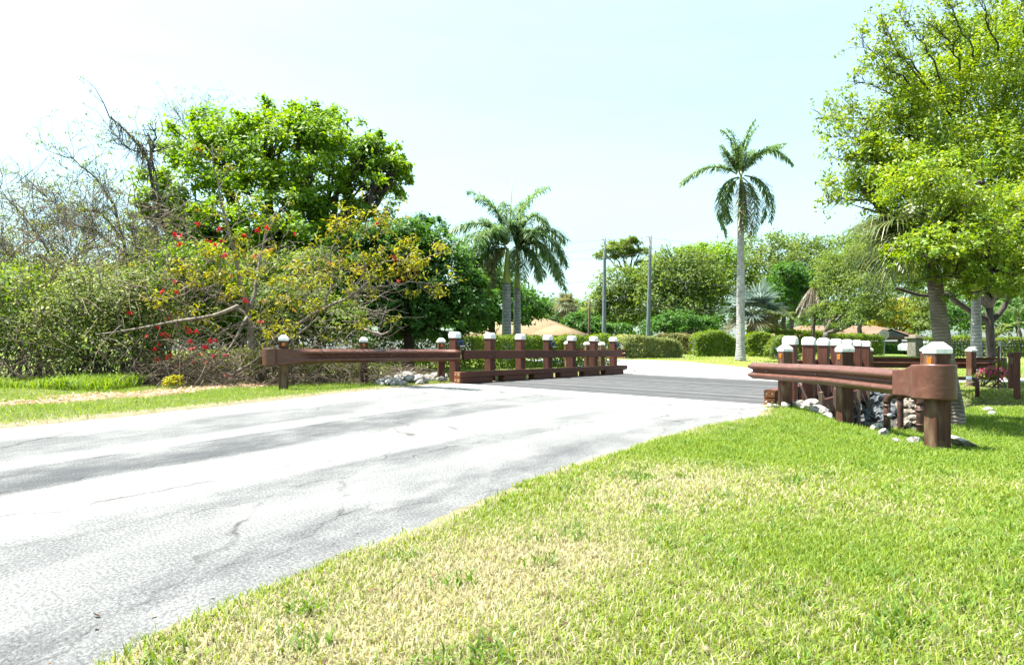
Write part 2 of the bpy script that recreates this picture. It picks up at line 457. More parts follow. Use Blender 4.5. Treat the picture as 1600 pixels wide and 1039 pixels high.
def palmbark(name, ca, cb, rings):
    m, nt, b, K = newmat(name)
    tc = nt.nodes.new('ShaderNodeTexCoord')
    sp = nt.nodes.new('ShaderNodeSeparateXYZ'); K(tc.outputs['Object'], sp.inputs[0])
    n = nt.nodes.new('ShaderNodeTexNoise'); n.inputs['Scale'].default_value = 4; n.inputs['Detail'].default_value = 7
    K(tc.outputs['Object'], n.inputs['Vector'])
    mu = nt.nodes.new('ShaderNodeMath'); mu.operation = 'MULTIPLY_ADD'; mu.inputs[1].default_value = 0.16
    K(n.outputs['Fac'], mu.inputs[0]); K(sp.outputs['Z'], mu.inputs[2])
    w = nt.nodes.new('ShaderNodeMath'); w.operation = 'MULTIPLY'; w.inputs[1].default_value = rings; K(mu.outputs[0], w.inputs[0])
    si = nt.nodes.new('ShaderNodeMath'); si.operation = 'SINE'; K(w.outputs[0], si.inputs[0])
    pw = nt.nodes.new('ShaderNodeMapRange'); pw.inputs[1].default_value = 0.4; pw.inputs[2].default_value = 1.0; K(si.outputs[0], pw.inputs[0])
    r = nt.nodes.new('ShaderNodeValToRGB')
    r.color_ramp.elements[0].position = 0.3; r.color_ramp.elements[0].color = (*ca, 1)
    r.color_ramp.elements[1].position = 0.7; r.color_ramp.elements[1].color = (*cb, 1)
    K(n.outputs['Fac'], r.inputs['Fac'])
    mx = nt.nodes.new('ShaderNodeMixRGB'); mx.blend_type = 'MULTIPLY'; mx.inputs[2].default_value = (0.62, 0.60, 0.58, 1)
    K(pw.outputs[0], mx.inputs[0]); K(r.outputs['Color'], mx.inputs[1]); K(mx.outputs['Color'], b.inputs['Base Color'])
    b.inputs['Roughness'].default_value = 0.85
    bp = nt.nodes.new('ShaderNodeBump'); bp.inputs['Strength'].default_value = 0.6; bp.inputs['Distance'].default_value = 0.02
    K(si.outputs[0], bp.inputs['Height']); K(bp.outputs['Normal'], b.inputs['Normal'])
    return m
M['palm_grey'] = palmbark('palm_grey', (0.15, 0.16, 0.165), (0.29, 0.295, 0.295), 45)
M['palm_pale'] = palmbark('palm_pale', (0.21, 0.21, 0.21), (0.40, 0.395, 0.385), 60)
M['palm_brown'] = palmbark('palm_brown', (0.10, 0.075, 0.058), (0.29, 0.235, 0.19), 150)

# road: worn pale surface, darker lengthwise bands, aggregate speckle, cracks
def roadmat():
    m, nt, b, K = newmat('worn_asphalt')
    uv = nt.nodes.new('ShaderNodeUVMap'); uv.uv_map = 'UVMap'
    sp = nt.nodes.new('ShaderNodeSeparateXYZ'); K(uv.outputs[0], sp.inputs[0])
    mp = nt.nodes.new('ShaderNodeMapping'); mp.inputs['Scale'].default_value = (1.0, 0.16, 1.0); K(uv.outputs[0], mp.inputs['Vector'])
    n = nt.nodes.new('ShaderNodeTexNoise'); n.inputs['Scale'].default_value = 1.1; n.inputs['Detail'].default_value = 7; n.inputs['Roughness'].default_value = 0.62
    K(mp.outputs['Vector'], n.inputs['Vector'])
    # u shifted by noise
    d1 = nt.nodes.new('ShaderNodeMath'); d1.operation = 'MULTIPLY_ADD'; d1.inputs[1].default_value = 0.6
    d0 = nt.nodes.new('ShaderNodeMath'); d0.operation = 'SUBTRACT'; d0.inputs[1].default_value = 0.5; K(n.outputs['Fac'], d0.inputs[0])
    K(d0.outputs[0], d1.inputs[0]); K(sp.outputs['X'], d1.inputs[2])
    un = nt.nodes.new('ShaderNodeMath'); un.operation = 'DIVIDE'; un.inputs[1].default_value = 6.2; K(d1.outputs[0], un.inputs[0])
    r = nt.nodes.new('ShaderNodeValToRGB'); r.color_ramp.interpolation = 'LINEAR'
    g = lambda v: (v, v, v, 1)
    stops = [(0.0, 0.25), (0.14, 0.12), (0.19, 0.48), (0.345, 0.48), (0.365, 0.12), (0.395, 0.12), (0.41, 0.78), (0.535, 0.78), (0.56, 0.10), (0.70, 0.16),
             (0.73, 0.52), (0.785, 0.46), (0.82, 0.22), (0.87, 0.34), (0.915, 0.68), (0.955, 0.5), (1.0, 0.30)]
    el = r.color_ramp.elements
    el[0].position = 0; el[0].color = g(stops[0][1]); el[1].position = 1; el[1].color = g(stops[-1][1])
    for p_, v_ in stops[1:-1]:
        e = el.new(p_); e.color = g(v_)
    K(un.outputs[0], r.inputs['Fac'])
    # bands fade towards the bridge (v counted in metres back from the bridge)
    fd = nt.nodes.new('ShaderNodeMapRange'); fd.inputs[1].default_value = 1.0; fd.inputs[2].default_value = 8.0; fd.inputs[3].default_value = 0.25; fd.inputs[4].default_value = 1.0
    K(sp.outputs['Y'], fd.inputs[0])
    n2 = nt.nodes.new('ShaderNodeTexNoise'); n2.inputs['Scale'].default_value = 1.7; n2.inputs['Detail'].default_value = 8; n2.inputs['Roughness'].default_value = 0.7
    mp2 = nt.nodes.new('ShaderNodeMapping'); mp2.inputs['Scale'].default_value = (1.0, 0.4, 1.0); mp2.inputs['Location'].default_value = (7, 3, 0)
    K(uv.outputs[0], mp2.inputs['Vector']); K(mp2.outputs['Vector'], n2.inputs['Vector'])
    r2 = nt.nodes.new('ShaderNodeMapRange'); r2.inputs[1].default_value = 0.36; r2.inputs[2].default_value = 0.60; r2.inputs[3].default_value = 0.30; r2.inputs[4].default_value = 1.3
    K(n2.outputs['Fac'], r2.inputs[0])
    m1 = nt.nodes.new('ShaderNodeMath'); m1.operation = 'MULTIPLY'; K(r.outputs['Color'], m1.inputs[0]); K(fd.outputs[0], m1.inputs[1])
    m2 = nt.nodes.new('ShaderNodeMath'); m2.operation = 'MULTIPLY'; K(m1.outputs[0], m2.inputs[0]); K(r2.outputs[0], m2.inputs[1])
    # speckle of aggregate
    s1 = nt.nodes.new('ShaderNodeTexNoise'); s1.inputs['Scale'].default_value = 60; s1.inputs['Detail'].default_value = 3; s1.inputs['Roughness'].default_value = 0.8
    K(uv.outputs[0], s1.inputs['Vector'])
    sr = nt.nodes.new('ShaderNodeMapRange'); sr.inputs[1].default_value = 0.33; sr.inputs[2].default_value = 0.67; sr.inputs[3].default_value = -0.38; sr.inputs[4].default_value = 0.38
    K(s1.outputs['Fac'], sr.inputs[0])
    sm = nt.nodes.new('ShaderNodeMath'); sm.operation = 'MULTIPLY_ADD'; K(sr.outputs[0], sm.inputs[0])
    amp = nt.nodes.new('ShaderNodeMapRange'); amp.inputs[1].default_value = 0.0; amp.inputs[2].default_value = 0.8; amp.inputs[3].default_value = 0.95; amp.inputs[4].default_value = 1.25
    K(m2.outputs[0], amp.inputs[0]); K(amp.outputs[0], sm.inputs[1]); K(m2.outputs[0], sm.inputs[2])
    cr = nt.nodes.new('ShaderNodeValToRGB')
    cr.color_ramp.elements[0].position = 0.0; cr.color_ramp.elements[0].color = (0.184, 0.183, 0.180, 1)
    cr.color_ramp.elements[1].position = 1.0; cr.color_ramp.elements[1].color = (0.040, 0.042, 0.046, 1)
    e = cr.color_ramp.elements.new(0.45); e.color = (0.094, 0.095, 0.098, 1)
    K(sm.outputs[0], cr.inputs['Fac'])
    # cracks
    wn = nt.nodes.new('ShaderNodeTexNoise'); wn.inputs['Scale'].default_value = 2.2; wn.inputs['Detail'].default_value = 6; K(uv.outputs[0], wn.inputs['Vector'])
    va = nt.nodes.new('ShaderNodeVectorMath'); va.operation = 'MULTIPLY_ADD'; va.inputs[1].default_value = (0.55, 0.55, 0.0)
    K(wn.outputs['Color'], va.inputs[0]); K(uv.outputs[0], va.inputs[2])
    mp4 = nt.nodes.new('ShaderNodeMapping'); mp4.inputs['Scale'].default_value = (0.9, 0.26, 1.0); K(va.outputs[0], mp4.inputs['Vector'])
    vo = nt.nodes.new('ShaderNodeTexVoronoi'); vo.feature = 'DISTANCE_TO_EDGE'; vo.inputs['Scale'].default_value = 0.9; K(mp4.outputs['Vector'], vo.inputs['Vector'])
    cm = nt.nodes.new('ShaderNodeMapRange'); cm.inputs[1].default_value = 0.002; cm.inputs[2].default_value = 0.008; cm.inputs[3].default_value = 1.0; cm.inputs[4].default_value = 0.0
    K(vo.outputs['Distance'], cm.inputs[0])
    cmk = nt.nodes.new('ShaderNodeMapRange'); cmk.inputs[1].default_value = 0.42; cmk.inputs[2].default_value = 0.58; K(n2.outputs['Fac'], cmk.inputs[0])
    cmm = nt.nodes.new('ShaderNodeMath'); cmm.operation = 'MULTIPLY'; K(cm.outputs[0], cmm.inputs[0]); K(cmk.outputs[0], cmm.inputs[1])
    cmm2 = nt.nodes.new('ShaderNodeMath'); cmm2.operation = 'MULTIPLY'; cmm2.inputs[1].default_value = 0.8; K(cmm.outputs[0], cmm2.inputs[0])
    mx = nt.nodes.new('ShaderNodeMixRGB'); mx.inputs[2].default_value = (0.03, 0.029, 0.027, 1)
    K(cmm2.outputs[0], mx.inputs[0]); K(cr.outputs['Color'], mx.inputs[1]); K(mx.outputs['Color'], b.inputs['Base Color'])
    b.inputs['Roughness'].default_value = 0.9; b.inputs['Specular IOR Level'].default_value = 0.2
    sb = nt.nodes.new('ShaderNodeMath'); sb.operation = 'SUBTRACT'; K(s1.outputs['Fac'], sb.inputs[0]); K(cmm2.outputs[0], sb.inputs[1])
    bp = nt.nodes.new('ShaderNodeBump'); bp.inputs['Strength'].default_value = 0.55; bp.inputs['Distance'].default_value = 0.006
    K(sb.outputs[0], bp.inputs['Height']); K(bp.outputs['Normal'], b.inputs['Normal'])
    return m
M['road'] = roadmat()
M['apron'] = noisemat('apron', (0.22, 0.215, 0.205), (0.33, 0.325, 0.31), 2.2, 0.9, 0.25, cc=(0.28, 0.275, 0.265), bscale=60, bdist=0.004)

def groundmat():
    m, nt, b, K = newmat('soil_and_turf')
    a = nt.nodes.new('ShaderNodeVertexColor'); a.layer_name = 'Col'
    tc = nt.nodes.new('ShaderNodeTexCoord')
    n = nt.nodes.new('ShaderNodeTexNoise'); n.inputs['Scale'].default_value = 9; n.inputs['Detail'].default_value = 9; n.inputs['Roughness'].default_value = 0.75
    K(tc.outputs['Object'], n.inputs['Vector'])
    mr = nt.nodes.new('ShaderNodeMapRange'); mr.inputs[1].default_value = 0.3; mr.inputs[2].default_value = 0.7; mr.inputs[3].default_value = 0.55; mr.inputs[4].default_value = 1.35
    K(n.outputs['Fac'], mr.inputs[0])
    mx = nt.nodes.new('ShaderNodeMixRGB'); mx.blend_type = 'MULTIPLY'; mx.inputs[0].default_value = 1.0
    K(a.outputs['Color'], mx.inputs[1]); K(mr.outputs[0], mx.inputs[2]); K(mx.outputs['Color'], b.inputs['Base Color'])
    b.inputs['Roughness'].default_value = 0.95; b.inputs['Specular IOR Level'].default_value = 0.1
    bp = nt.nodes.new('ShaderNodeBump'); bp.inputs['Strength'].default_value = 0.8; bp.inputs['Distance'].default_value = 0.03
    n2 = nt.nodes.new('ShaderNodeTexNoise'); n2.inputs['Scale'].default_value = 30; n2.inputs['Detail'].default_value = 6; K(tc.outputs['Object'], n2.inputs['Vector'])
    K(n2.outputs['Fac'], bp.inputs['Height']); K(bp.outputs['Normal'], b.inputs['Normal'])
    return m
M['ground'] = groundmat()

# ------------------------------------------------------------------ ground sheet
def axis(segs):
    out = []
    for a, b_, n in segs: out.append(np.linspace(a, b_, n, endpoint=False))
    return np.concatenate(out)
def geo(a, b, n): return np.geomspace(a, b, n)
gx = np.unique(np.r_[-geo(30, 700, 26), np.arange(-30, -9, 0.5), np.arange(-9, 12, 0.155), np.arange(12, 30, 0.5), geo(30, 700, 26)])
gy = np.unique(np.r_[-geo(6, 300, 16), np.arange(-6, 0.6, 0.3), np.arange(0.6, 18, 0.135), np.arange(18, 46, 0.3), geo(46, 900, 34)])
GX, GY = np.meshgrid(gx, gy)
RIN = road_in(GX, GY)
GZ = zground(GX, GY, RIN)

def dryness(x, y):
    """0 lush .. 1 straw: worn patches of the lawn"""
    a = fbm(x * 0.9, y * 0.9, 21); b_ = fbm(x * 0.35 + 4, y * 0.35, 31)
    d = 0.85 * (a - 0.5) + 0.45 * (b_ - 0.5) + 0.41
    # the strip along the near road edge is the driest, the bank by the guardrail the lushest
    xe = np.interp(y, REs[:, 1], REs[:, 0])
    off = x - xe
    d = d + 0.42 * np.exp(-((off - 0.75) / 0.7) ** 2) * (1 - sstep(5.0, 8.0, y))
    d = d - 0.55 * sstep(5.0, 6.6, y) * (x > xe) * (1 - sstep(11, 14, y))
    d = d - 0.10 * sstep(1.2, 2.6, off) * (1 - sstep(3.2, 4.6, y))
    d = np.where(x < np.interp(y, LEs[:, 1], LEs[:, 0]), d - 0.35, d)
    return np.clip(d, 0, 1)

def bare(x, y):
    """bare leaf-littered soil strip under the left-hand bushes"""
    xl = np.interp(y, LEs[:, 1], LEs[:, 0])
    off = (xl - x) * 0.9
    w = fbm(x * 0.8, y * 0.8, 41) - 0.5
    return 0.85 * sstep(2.1, 2.6, off + w * 1.6) * (1 - sstep(24, 28, y)) * (1 - sstep(3.0, 4.2, off + w * 2.5)) * (x < 0) * (1 - sstep(-2.5, -1.0, x) * sstep(19, 21, y))

dry = dryness(GX, GY); br = bare(GX, GY); chd = channel(GX, GY)
c_green = np.array([0.060, 0.085, 0.018]); c_straw = np.array([0.20, 0.165, 0.09]); c_soil = np.array([0.26, 0.185, 0.125]); c_grav = np.array([0.075, 0.070, 0.062])
gc = c_green + (c_straw - c_green) * dry[..., None]
gc = gc + (c_soil * 0.8 - gc) * br[..., None]
ek = np.exp(-((RIN + 0.06) / 0.20) ** 2)[..., None] * (GY < 20)[..., None]
gc = gc + (np.array([0.20, 0.165, 0.115]) - gc) * ek
k = sstep(0.12, 0.4, chd)[..., None]
gc = gc + (c_grav - gc) * k
far_n = fbm(GX * 0.15, GY * 0.15, 55)[..., None]
gf = np.array([0.12, 0.17, 0.035]) * (0.7 + 0.6 * far_n) + np.array([0.10, 0.07, 0.02]) * np.clip(far_n - 0.5, 0, 1) * 2
gc = gc + (gf - gc) * sstep(22, 27, GY)[..., None]
ny, nx = GX.shape
idx = np.arange(ny * nx).reshape(ny, nx)
quads = np.stack([idx[:-1, :-1], idx[:-1, 1:], idx[1:, 1:], idx[1:, :-1]], -1).reshape(-1, 4)
structure(link('ground', mesh_np('ground', np.stack([GX, GY, GZ], -1).reshape(-1, 3), [quads], col=gc.reshape(-1, 3), smooth=True), M['ground']))

# ------------------------------------------------------------------ roads and aprons
def strip(name, A, B, cols, mat, lift=0.0, v0=0.0, ext=0.0):
    A = np.asarray(A); B = np.asarray(B); n = len(A)
    mid = (A + B) / 2
    s = np.r_[0, np.cumsum(np.linalg.norm(np.diff(mid, axis=0), axis=1))]
    v = s[-1] - s + v0
    t = np.linspace(0, 1, cols)
    W_ = np.linalg.norm(B - A, axis=1, keepdims=True)
    dirn = (B - A) / W_
    A2 = A - dirn * ext; B2 = B + dirn * ext
    V = A2[:, None, :] + (B2 - A2)[:, None, :] * t[None, :, None]
    x, y = V[..., 0], V[..., 1]
    z = zroad(x, y) + lift
    u = t[None, :] * np.ones((n, 1)) * 6.2
    uvv = np.stack([u, np.broadcast_to(v[:, None], u.shape)], -1).reshape(-1, 2)
    i = np.arange(n * cols).reshape(n, cols)
    q = np.stack([i[:-1, :-1], i[:-1, 1:], i[1:, 1:], i[1:, :-1]], -1).reshape(-1, 4)
    return structure(link(name, mesh_np(name, np.stack([x, y, z], -1).reshape(-1, 3), [q], uv=uvv, smooth=True), mat))
strip('road', LEs, REs, 15, M['road'], 0.0, ext=0.05)

def sheet(name, poly, mat, lift, step=0.7):
    bm = bmesh.new()
    vs = [bm.verts.new((x, y, 0)) for x, y in poly]
    f = bm.faces.new(vs)
    if f.normal.z < 0: f.normal_flip()
    bmesh.ops.triangulate(bm, faces=bm.faces[:])
    for _ in range(5):
        es = [e for e in bm.edges if e.calc_length() > step * 2]
        if not es: break
        bmesh.ops.subdivide_edges(bm, edges=es, cuts=1)
        bmesh.ops.triangulate(bm, faces=bm.faces[:])
    for v in bm.verts: v.co.z = float(zroad(v.co.x, v.co.y)) + lift
    bm.normal_update()
    for f in bm.faces:
        if f.normal.z < 0: f.normal_flip()
    me = bpy.data.meshes.new(name); bm.to_mesh(me); bm.free()
    return structure(link(name, me, mat))
sheet('cross_road', resample(FAR_ROAD + [FAR_ROAD[0]], 120)[:-1].tolist(), M['apron'], 0.0)
fr0, fr1 = LP + 0.20 * NB - 0.20 * EB, LP + (BW - 0.25) * NB - 0.20 * EB
ap = [fr0, fr1, fr1 - 1.25 * EB - 0.25 * NB, LP + (BW - 2.6) * NB - 1.7 * EB, LP + 3.2 * NB - 1.55 * EB, fr0 - 1.35 * EB]
sheet('concrete_apron', [tuple(p) for p in ap], M['apron'], 0.006, 0.5)

# ------------------------------------------------------------------ grass (uncountable)
def grass(name, pts, lens, wid, cols, mat=None, seg2=True, lean=0.75, seed=1):
    r = np.random.default_rng(seed)
    n = len(pts)
    az = r.uniform(0, 2 * math.pi, n)
    ln = r.uniform(0.15, lean, n)
    d = np.stack([np.cos(az) * ln, np.sin(az) * ln, np.ones(n)], 1); d /= np.linalg.norm(d, axis=1, keepdims=True)
    fa = az + r.uniform(0.6, 2.5, n)
    sd = np.stack([np.cos(fa), np.sin(fa), np.zeros(n)], 1)
    L_ = lens[:, None]; w = wid[:, None] / 2
    bend = np.stack([np.cos(az), np.sin(az), -0.35 * np.ones(n)], 1) * (r.uniform(0.15, 0.6, n) * lens)[:, None]
    p0 = pts - np.array([0, 0, 0.008])
    p1 = pts + d * L_ * 0.55
    p2 = pts + d * L_ * 1.0 + bend
    if seg2:
        V = np.stack([p0 - sd * w, p0 + sd * w, p1 + sd * w * 0.85, p1 - sd * w * 0.85, p2], 1).reshape(-1, 3)
        b = np.arange(n)[:, None] * 5
        faces = [b + np.array([0, 1, 2, 3]), b + np.array([3, 2, 4])]
        C = np.repeat(cols, 5, 0)
    else:
        V = np.stack([p0 - sd * w, p0 + sd * w, p2], 1).reshape(-1, 3)
        b = np.arange(n)[:, None] * 3
        faces = [b + np.array([0, 1, 2])]
        C = np.repeat(cols, 3, 0)
    o = link(name, mesh_np(name, V, faces, col=C), mat or M['grass'])
    o['kind'] = 'stuff'
    return o

def grass_cols(x, y, seed, dryadd=0.0):
    r = np.random.default_rng(seed); n = len(x)
    dr = np.clip(dryness(x, y) + dryadd + r.normal(0, 0.16, n), 0, 1)
    isdry = r.uniform(0, 1, n) < sstep(0.20, 1.0, dr) * 0.92
    g = np.array([0.085, 0.165, 0.016]) + r.uniform(0, 1, (n, 1)) ** 1.5 * np.array([0.13, 0.12, 0.02]) + dr[:, None] * np.array([0.10, 0.07, 0.02])
    s = np.array([0.36, 0.335, 0.20]) + r.uniform(-1, 1, (n, 1)) * np.array([0.19, 0.185, 0.13])
    return np.where(isdry[:, None], s, g)

def scatter(n, xr, yr, seed, keep):
    r = np.random.default_rng(seed)
    x = r.uniform(*xr, n); y = r.uniform(*yr, n)
    k_ = keep(x, y)
    return x[k_], y[k_]

def lawn_keep(x, y):
    e = road_in(x, y) + 0.42 * (fbm(x * 2.5, y * 2.5, 61) - 0.5) + 0.05 * np.random.default_rng(3).normal(size=len(x))
    k_ = (e < 0.03) & ((channel(x, y) < 0.10) | ((x > 0.62 * y) & (channel(x, y) < 0.6)))
    px = CX + F * x / y
    out = (px < -60) | (px > 1680)
    return k_ & (px > -500) & (px < 2500) & (~out | (np.random.default_rng(17).uniform(size=len(x)) < 0.45))

def right_keep(x, y): return lawn_keep(x, y) & (x > np.interp(y, REs[:, 1], REs[:, 0]) - 0.3)
def left_keep(x, y):
    return lawn_keep(x, y) & (x < np.interp(y, LEs[:, 1], LEs[:, 0]) + 0.3) & (bare(x, y) < rng.uniform(0.1, 0.9, len(x)))

gp = []
def put(n, xr, yr, seed, keep, lmin, lmax, wmin, wmax, seg2=True, name='lawn_grass'):
    x, y = scatter(n, xr, yr, seed, keep)
    z = zground(x, y)
    r = np.random.default_rng(seed + 100); m = len(x)
    dr = dryness(x, y)
    ln = r.uniform(lmin, lmax, m) * (1.12 - 0.35 * dr)
    wd = r.uniform(wmin, wmax, m)
    return grass(name, np.stack([x, y, z], 1), ln, wd, grass_cols(x, y, seed + 200), seg2=seg2, seed=seed)
put(180000, (-1.7, 5.6), (1.9, 4.2), 1, right_keep, 0.018, 0.050, 0.0034, 0.0066)
put(200000, (-0.6, 10.0), (4.2, 8.0), 2, right_keep, 0.022, 0.055, 0.0050, 0.0095)
put(125000, (1.5, 15.5), (8.0, 13.5), 3, right_keep, 0.030, 0.065, 0.008, 0.015, False)
put(150000, (7.5, 22.0), (13.5, 22.0), 4, right_keep, 0.03, 0.07, 0.012, 0.024, False)
put(95000, (-11.5, 0.0), (5.5, 17.2), 5, left_keep, 0.03, 0.065, 0.008, 0.016, False)
def far_keep(x, y): return lawn_keep(x, y) & ~((bare(x, y) > 0.4))
put(90000, (-13, 26), (23.0, 41.0), 6, far_keep, 0.04, 0.09, 0.022, 0.045, False)

# ------------------------------------------------------------------ foliage machinery
def blobs_px(lst, d, rd=None, jitter=0.0, seed=0):
    r = np.random.default_rng(seed); out = []
    for it in lst:
        px, py, rx, ry = it[:4]; dd = d + (it[4] if len(it) > 4 else r.uniform(-jitter, jitter))
        c = P(px, py, dd)
        a, b = rx / F * dd, ry / F * dd
        out.append((c, np.array([a, rd if rd else max(a, b) * 0.9, b])))
    return out

def leaf_cloud(blobs, n, size, pal, clump=0.30, per=42, seed=0, up=0.45, shell=0.75, aspect=0.5, droop=0.0, colvar=0.22, flat=1.0):
    """leaf-sized quads in clumps over the shells of the blobs; returns V, faces, C, clump centres"""
    r = np.random.default_rng(seed)
    pal = np.asarray(pal, float)
    wts = np.array([(b[1][0] * b[1][1] * b[1][2]) ** (2 / 3) for b in blobs]); wts /= wts.sum()
    Vs, Cs, CCs = [], [], []
    for (c, rad), w in zip(blobs, wts):
        nb = max(12, int(n * w)); K_ = max(5, nb // per)
        dirs = r.normal(size=(K_, 3)); dirs /= np.linalg.norm(dirs, axis=1, keepdims=True)
        dirs[:, 2] = np.where(dirs[:, 2] < -0.55, -dirs[:, 2], dirs[:, 2])
        rr = np.where(r.uniform(size=K_) < shell, r.uniform(0.72, 1.08, K_), r.uniform(0.25, 0.8, K_))
        cc = c + dirs * rr[:, None] * rad
        CCs.append(cc)
        ci = r.integers(0, K_, nb)
        cs = clump * rad.min() * r.uniform(0.6, 1.3, K_)
        p = cc[ci] + r.normal(size=(nb, 3)) * cs[ci][:, None] * np.array([1, 1, 0.65 * flat]) * 0.62
        out = (p - c) / rad; out /= np.linalg.norm(out, axis=1, keepdims=True) + 1e-6
        nrm = out * 0.55 + np.array([0, 0, up]) + r.normal(size=(nb, 3)) * 0.5
        nrm /= np.linalg.norm(nrm, axis=1, keepdims=True)
        t = r.normal(size=(nb, 3)) + np.array([0, 0, -droop])
        a = t - nrm * (t * nrm).sum(1, keepdims=True); a /= np.linalg.norm(a, axis=1, keepdims=True) + 1e-6
        b = np.cross(nrm, a)
        s = size * r.uniform(0.6, 1.35, nb)[:, None]
        fold = nrm * s * 0.10
        V = np.stack([p, p + a * s * 0.45 + b * s * aspect * 0.5 + fold, p + a * s, p + a * s * 0.45 - b * s * aspect * 0.5 + fold], 1)
        k1 = np.clip(r.uniform(0, 1, K_)[ci] * 0.55 + r.uniform(0, 1, nb) * 0.45, 0, 0.999) * (len(pal) - 1)
        i0 = k1.astype(int); f = (k1 - i0)[:, None]
        col = pal[i0] * (1 - f) + pal[np.minimum(i0 + 1, len(pal) - 1)] * f
        col = col * (1 + r.uniform(-colvar, colvar, (nb, 1)))
        Vs.append(V.reshape(-1, 3)); Cs.append(np.repeat(col, 4, 0))
    V = np.vstack(Vs); C = np.vstack(Cs)
    i = np.arange(len(V) // 4)[:, None] * 4
    return V, [i + np.array([0, 1, 2, 3])], C, CCs

def bez(a, b, c, n=6, jit=0.0, r=None):
    t = np.linspace(0, 1, n)[:, None]
    p = (1 - t) ** 2 * a + 2 * t * (1 - t) * b + t * t * c
    if jit and r is not None:
        j = r.normal(size=p.shape) * jit; j[0] = 0; j[-1] = 0; p = p + j
    return p

def limbs(tb, top, blobs, CCs, r0, seed, twigs=7, r=None):
    r = np.random.default_rng(seed)
    for (c, rad), cc in zip(blobs, CCs):
        mid = (top + c) / 2 + np.array([r.normal() * 0.12, r.normal() * 0.12, -0.12]) * np.linalg.norm(c - top)
        pth = bez(top, mid, c, 8, 0.03 * np.linalg.norm(c - top), r)
        tb.tube(pth, np.linspace(r0, r0 * 0.35, 8), 6)
        for q in cc[:twigs]:
            k_ = r.integers(4, 8)
            s = pth[k_]
            tb.tube(bez(s, (s + q) / 2 + r.normal(size=3) * 0.10 * np.linalg.norm(q - s), q, 5), np.linspace(r0 * 0.30, r0 * 0.06, 5), 4)

def tree(name, label, cat, base, fork, blobs, n, size, pal, trunk_r, seed, bark='bark', group=None, leaf='leaf', twigs=7, **kw):
    base = np.asarray(base, float); fork = np.asarray(fork, float)
    t = thing(name, label, cat, base, 0, group)
    V, fc, C, CCs = leaf_cloud(blobs, n, size, pal, seed=seed, **kw)
    link('crown', mesh_np('crown', V - base, fc, col=C), M[leaf], t)
    tb = TB(); r = np.random.default_rng(seed + 5)
    pth = bez(base - np.array([0, 0, 0.2]), (base + fork) / 2 + np.r_[r.normal(size=2) * 0.06 * fork[2], 0], fork, 9, trunk_r * 0.15, r)
    tb.tube(pth, np.linspace(trunk_r * 1.35, trunk_r * 0.8, 9) * np.r_[1.25, 1.05, np.ones(7)], 9)
    limbs(tb, fork, blobs, CCs, trunk_r * 0.55, seed + 9, twigs)
    link('trunk', tb.mesh('trunk', origin=base), M[bark], t)
    return t

def gbase(x, y, sink=0.0):
    return np.array([x, y, float(zground(np.array([x]), np.array([y]))[0]) - sink])

def twig(tb, p, d, Ln, rad, depth, r, tips=None, spread=0.7, up=0.0, kids=(2, 4), n=4, cr=0.62):
    d = d / (np.linalg.norm(d) + 1e-9)
    pts = [p]; q = p.copy(); dd = d.copy()
    m = 4
    for i in range(m):
        dd = dd + r.normal(size=3) * 0.16 + np.array([0, 0, up * 0.12]); dd /= np.linalg.norm(dd)
        q = q + dd * Ln / m; pts.append(q.copy())
    tb.tube(pts, np.linspace(rad, rad * 0.55, m + 1), n, cap=False)
    if depth == 0:
        if tips is not None: tips.append((q, dd))
        return
    for _ in range(r.integers(kids[0], kids[1] + 1)):
        i = r.integers(1, m + 1)
        nd = dd + r.normal(size=3) * spread + np.array([0, 0, up * 0.25])
        twig(tb, np.array(pts[i]), nd, Ln * r.uniform(0.5, 0.8), rad * cr, depth - 1, r, tips, spread, up, kids, max(3, n - 1), cr)

def pxpath(pts, d, dz=None):
    """polyline of (px, py[, extra depth]) seen from the road, at distance d"""
    return np.array([P(p[0], p[1], d + (p[2] if len(p) > 2 else 0.0)) for p in pts])
# ------------------------------------------------------------------ timber bridge
ROT_B = math.atan2(EB[1], EB[0])
bridge = thing('timber_bridge', 'brown timber road bridge with grey plank deck and rows of white-capped posts', 'bridge', (LP[0], LP[1], 0), ROT_B)
def bw(u, v): return LP + u * NB + v * EB
def bz(u, v=4.0):
    p = bw(u, v); return float(zroad(p[0], p[1]))
BL = 6 * BG
SL = math.atan2(bz(0) - bz(8), 8.0)            # cross fall, local y points left
plank_me = boxmesh('deck_plank', 7.72, 0.185, 0.085, 0.006)
v = -0.10
while v < BL + 0.28:
    o = link('deck_plank', plank_me, M['deck'], bridge, (v, -4.0, bz(4.0) - 0.042 + rng.uniform(-0.003, 0.003)))
    o.rotation_euler = (SL, 0, math.pi / 2); o.rotation_euler = Matrix.Rotation(math.pi / 2, 3, 'Z').to_euler()
    o.rotation_euler = (Matrix.Rotation(SL, 3, 'X') @ Matrix.Rotation(math.pi / 2 + rng.uniform(-0.001, 0.001), 3, 'Z')).to_euler()
    v += 0.1965
for u in (0.5, 2.3, 4.0, 5.7, 7.5):
    link('girder', boxmesh('girder', BL + 0.6, 0.30, 0.42, 0.01, centre=(BL / 2, -u, bz(u) - 0.31)), M['timber_x'], bridge)
for vv in (-0.42, BL + 0.42):
    link('abutment', boxmesh('abutment', 0.28, 8.4, 1.75, 0.02, centre=(vv, -4.0, -1.10)), M['timber_x'], bridge)
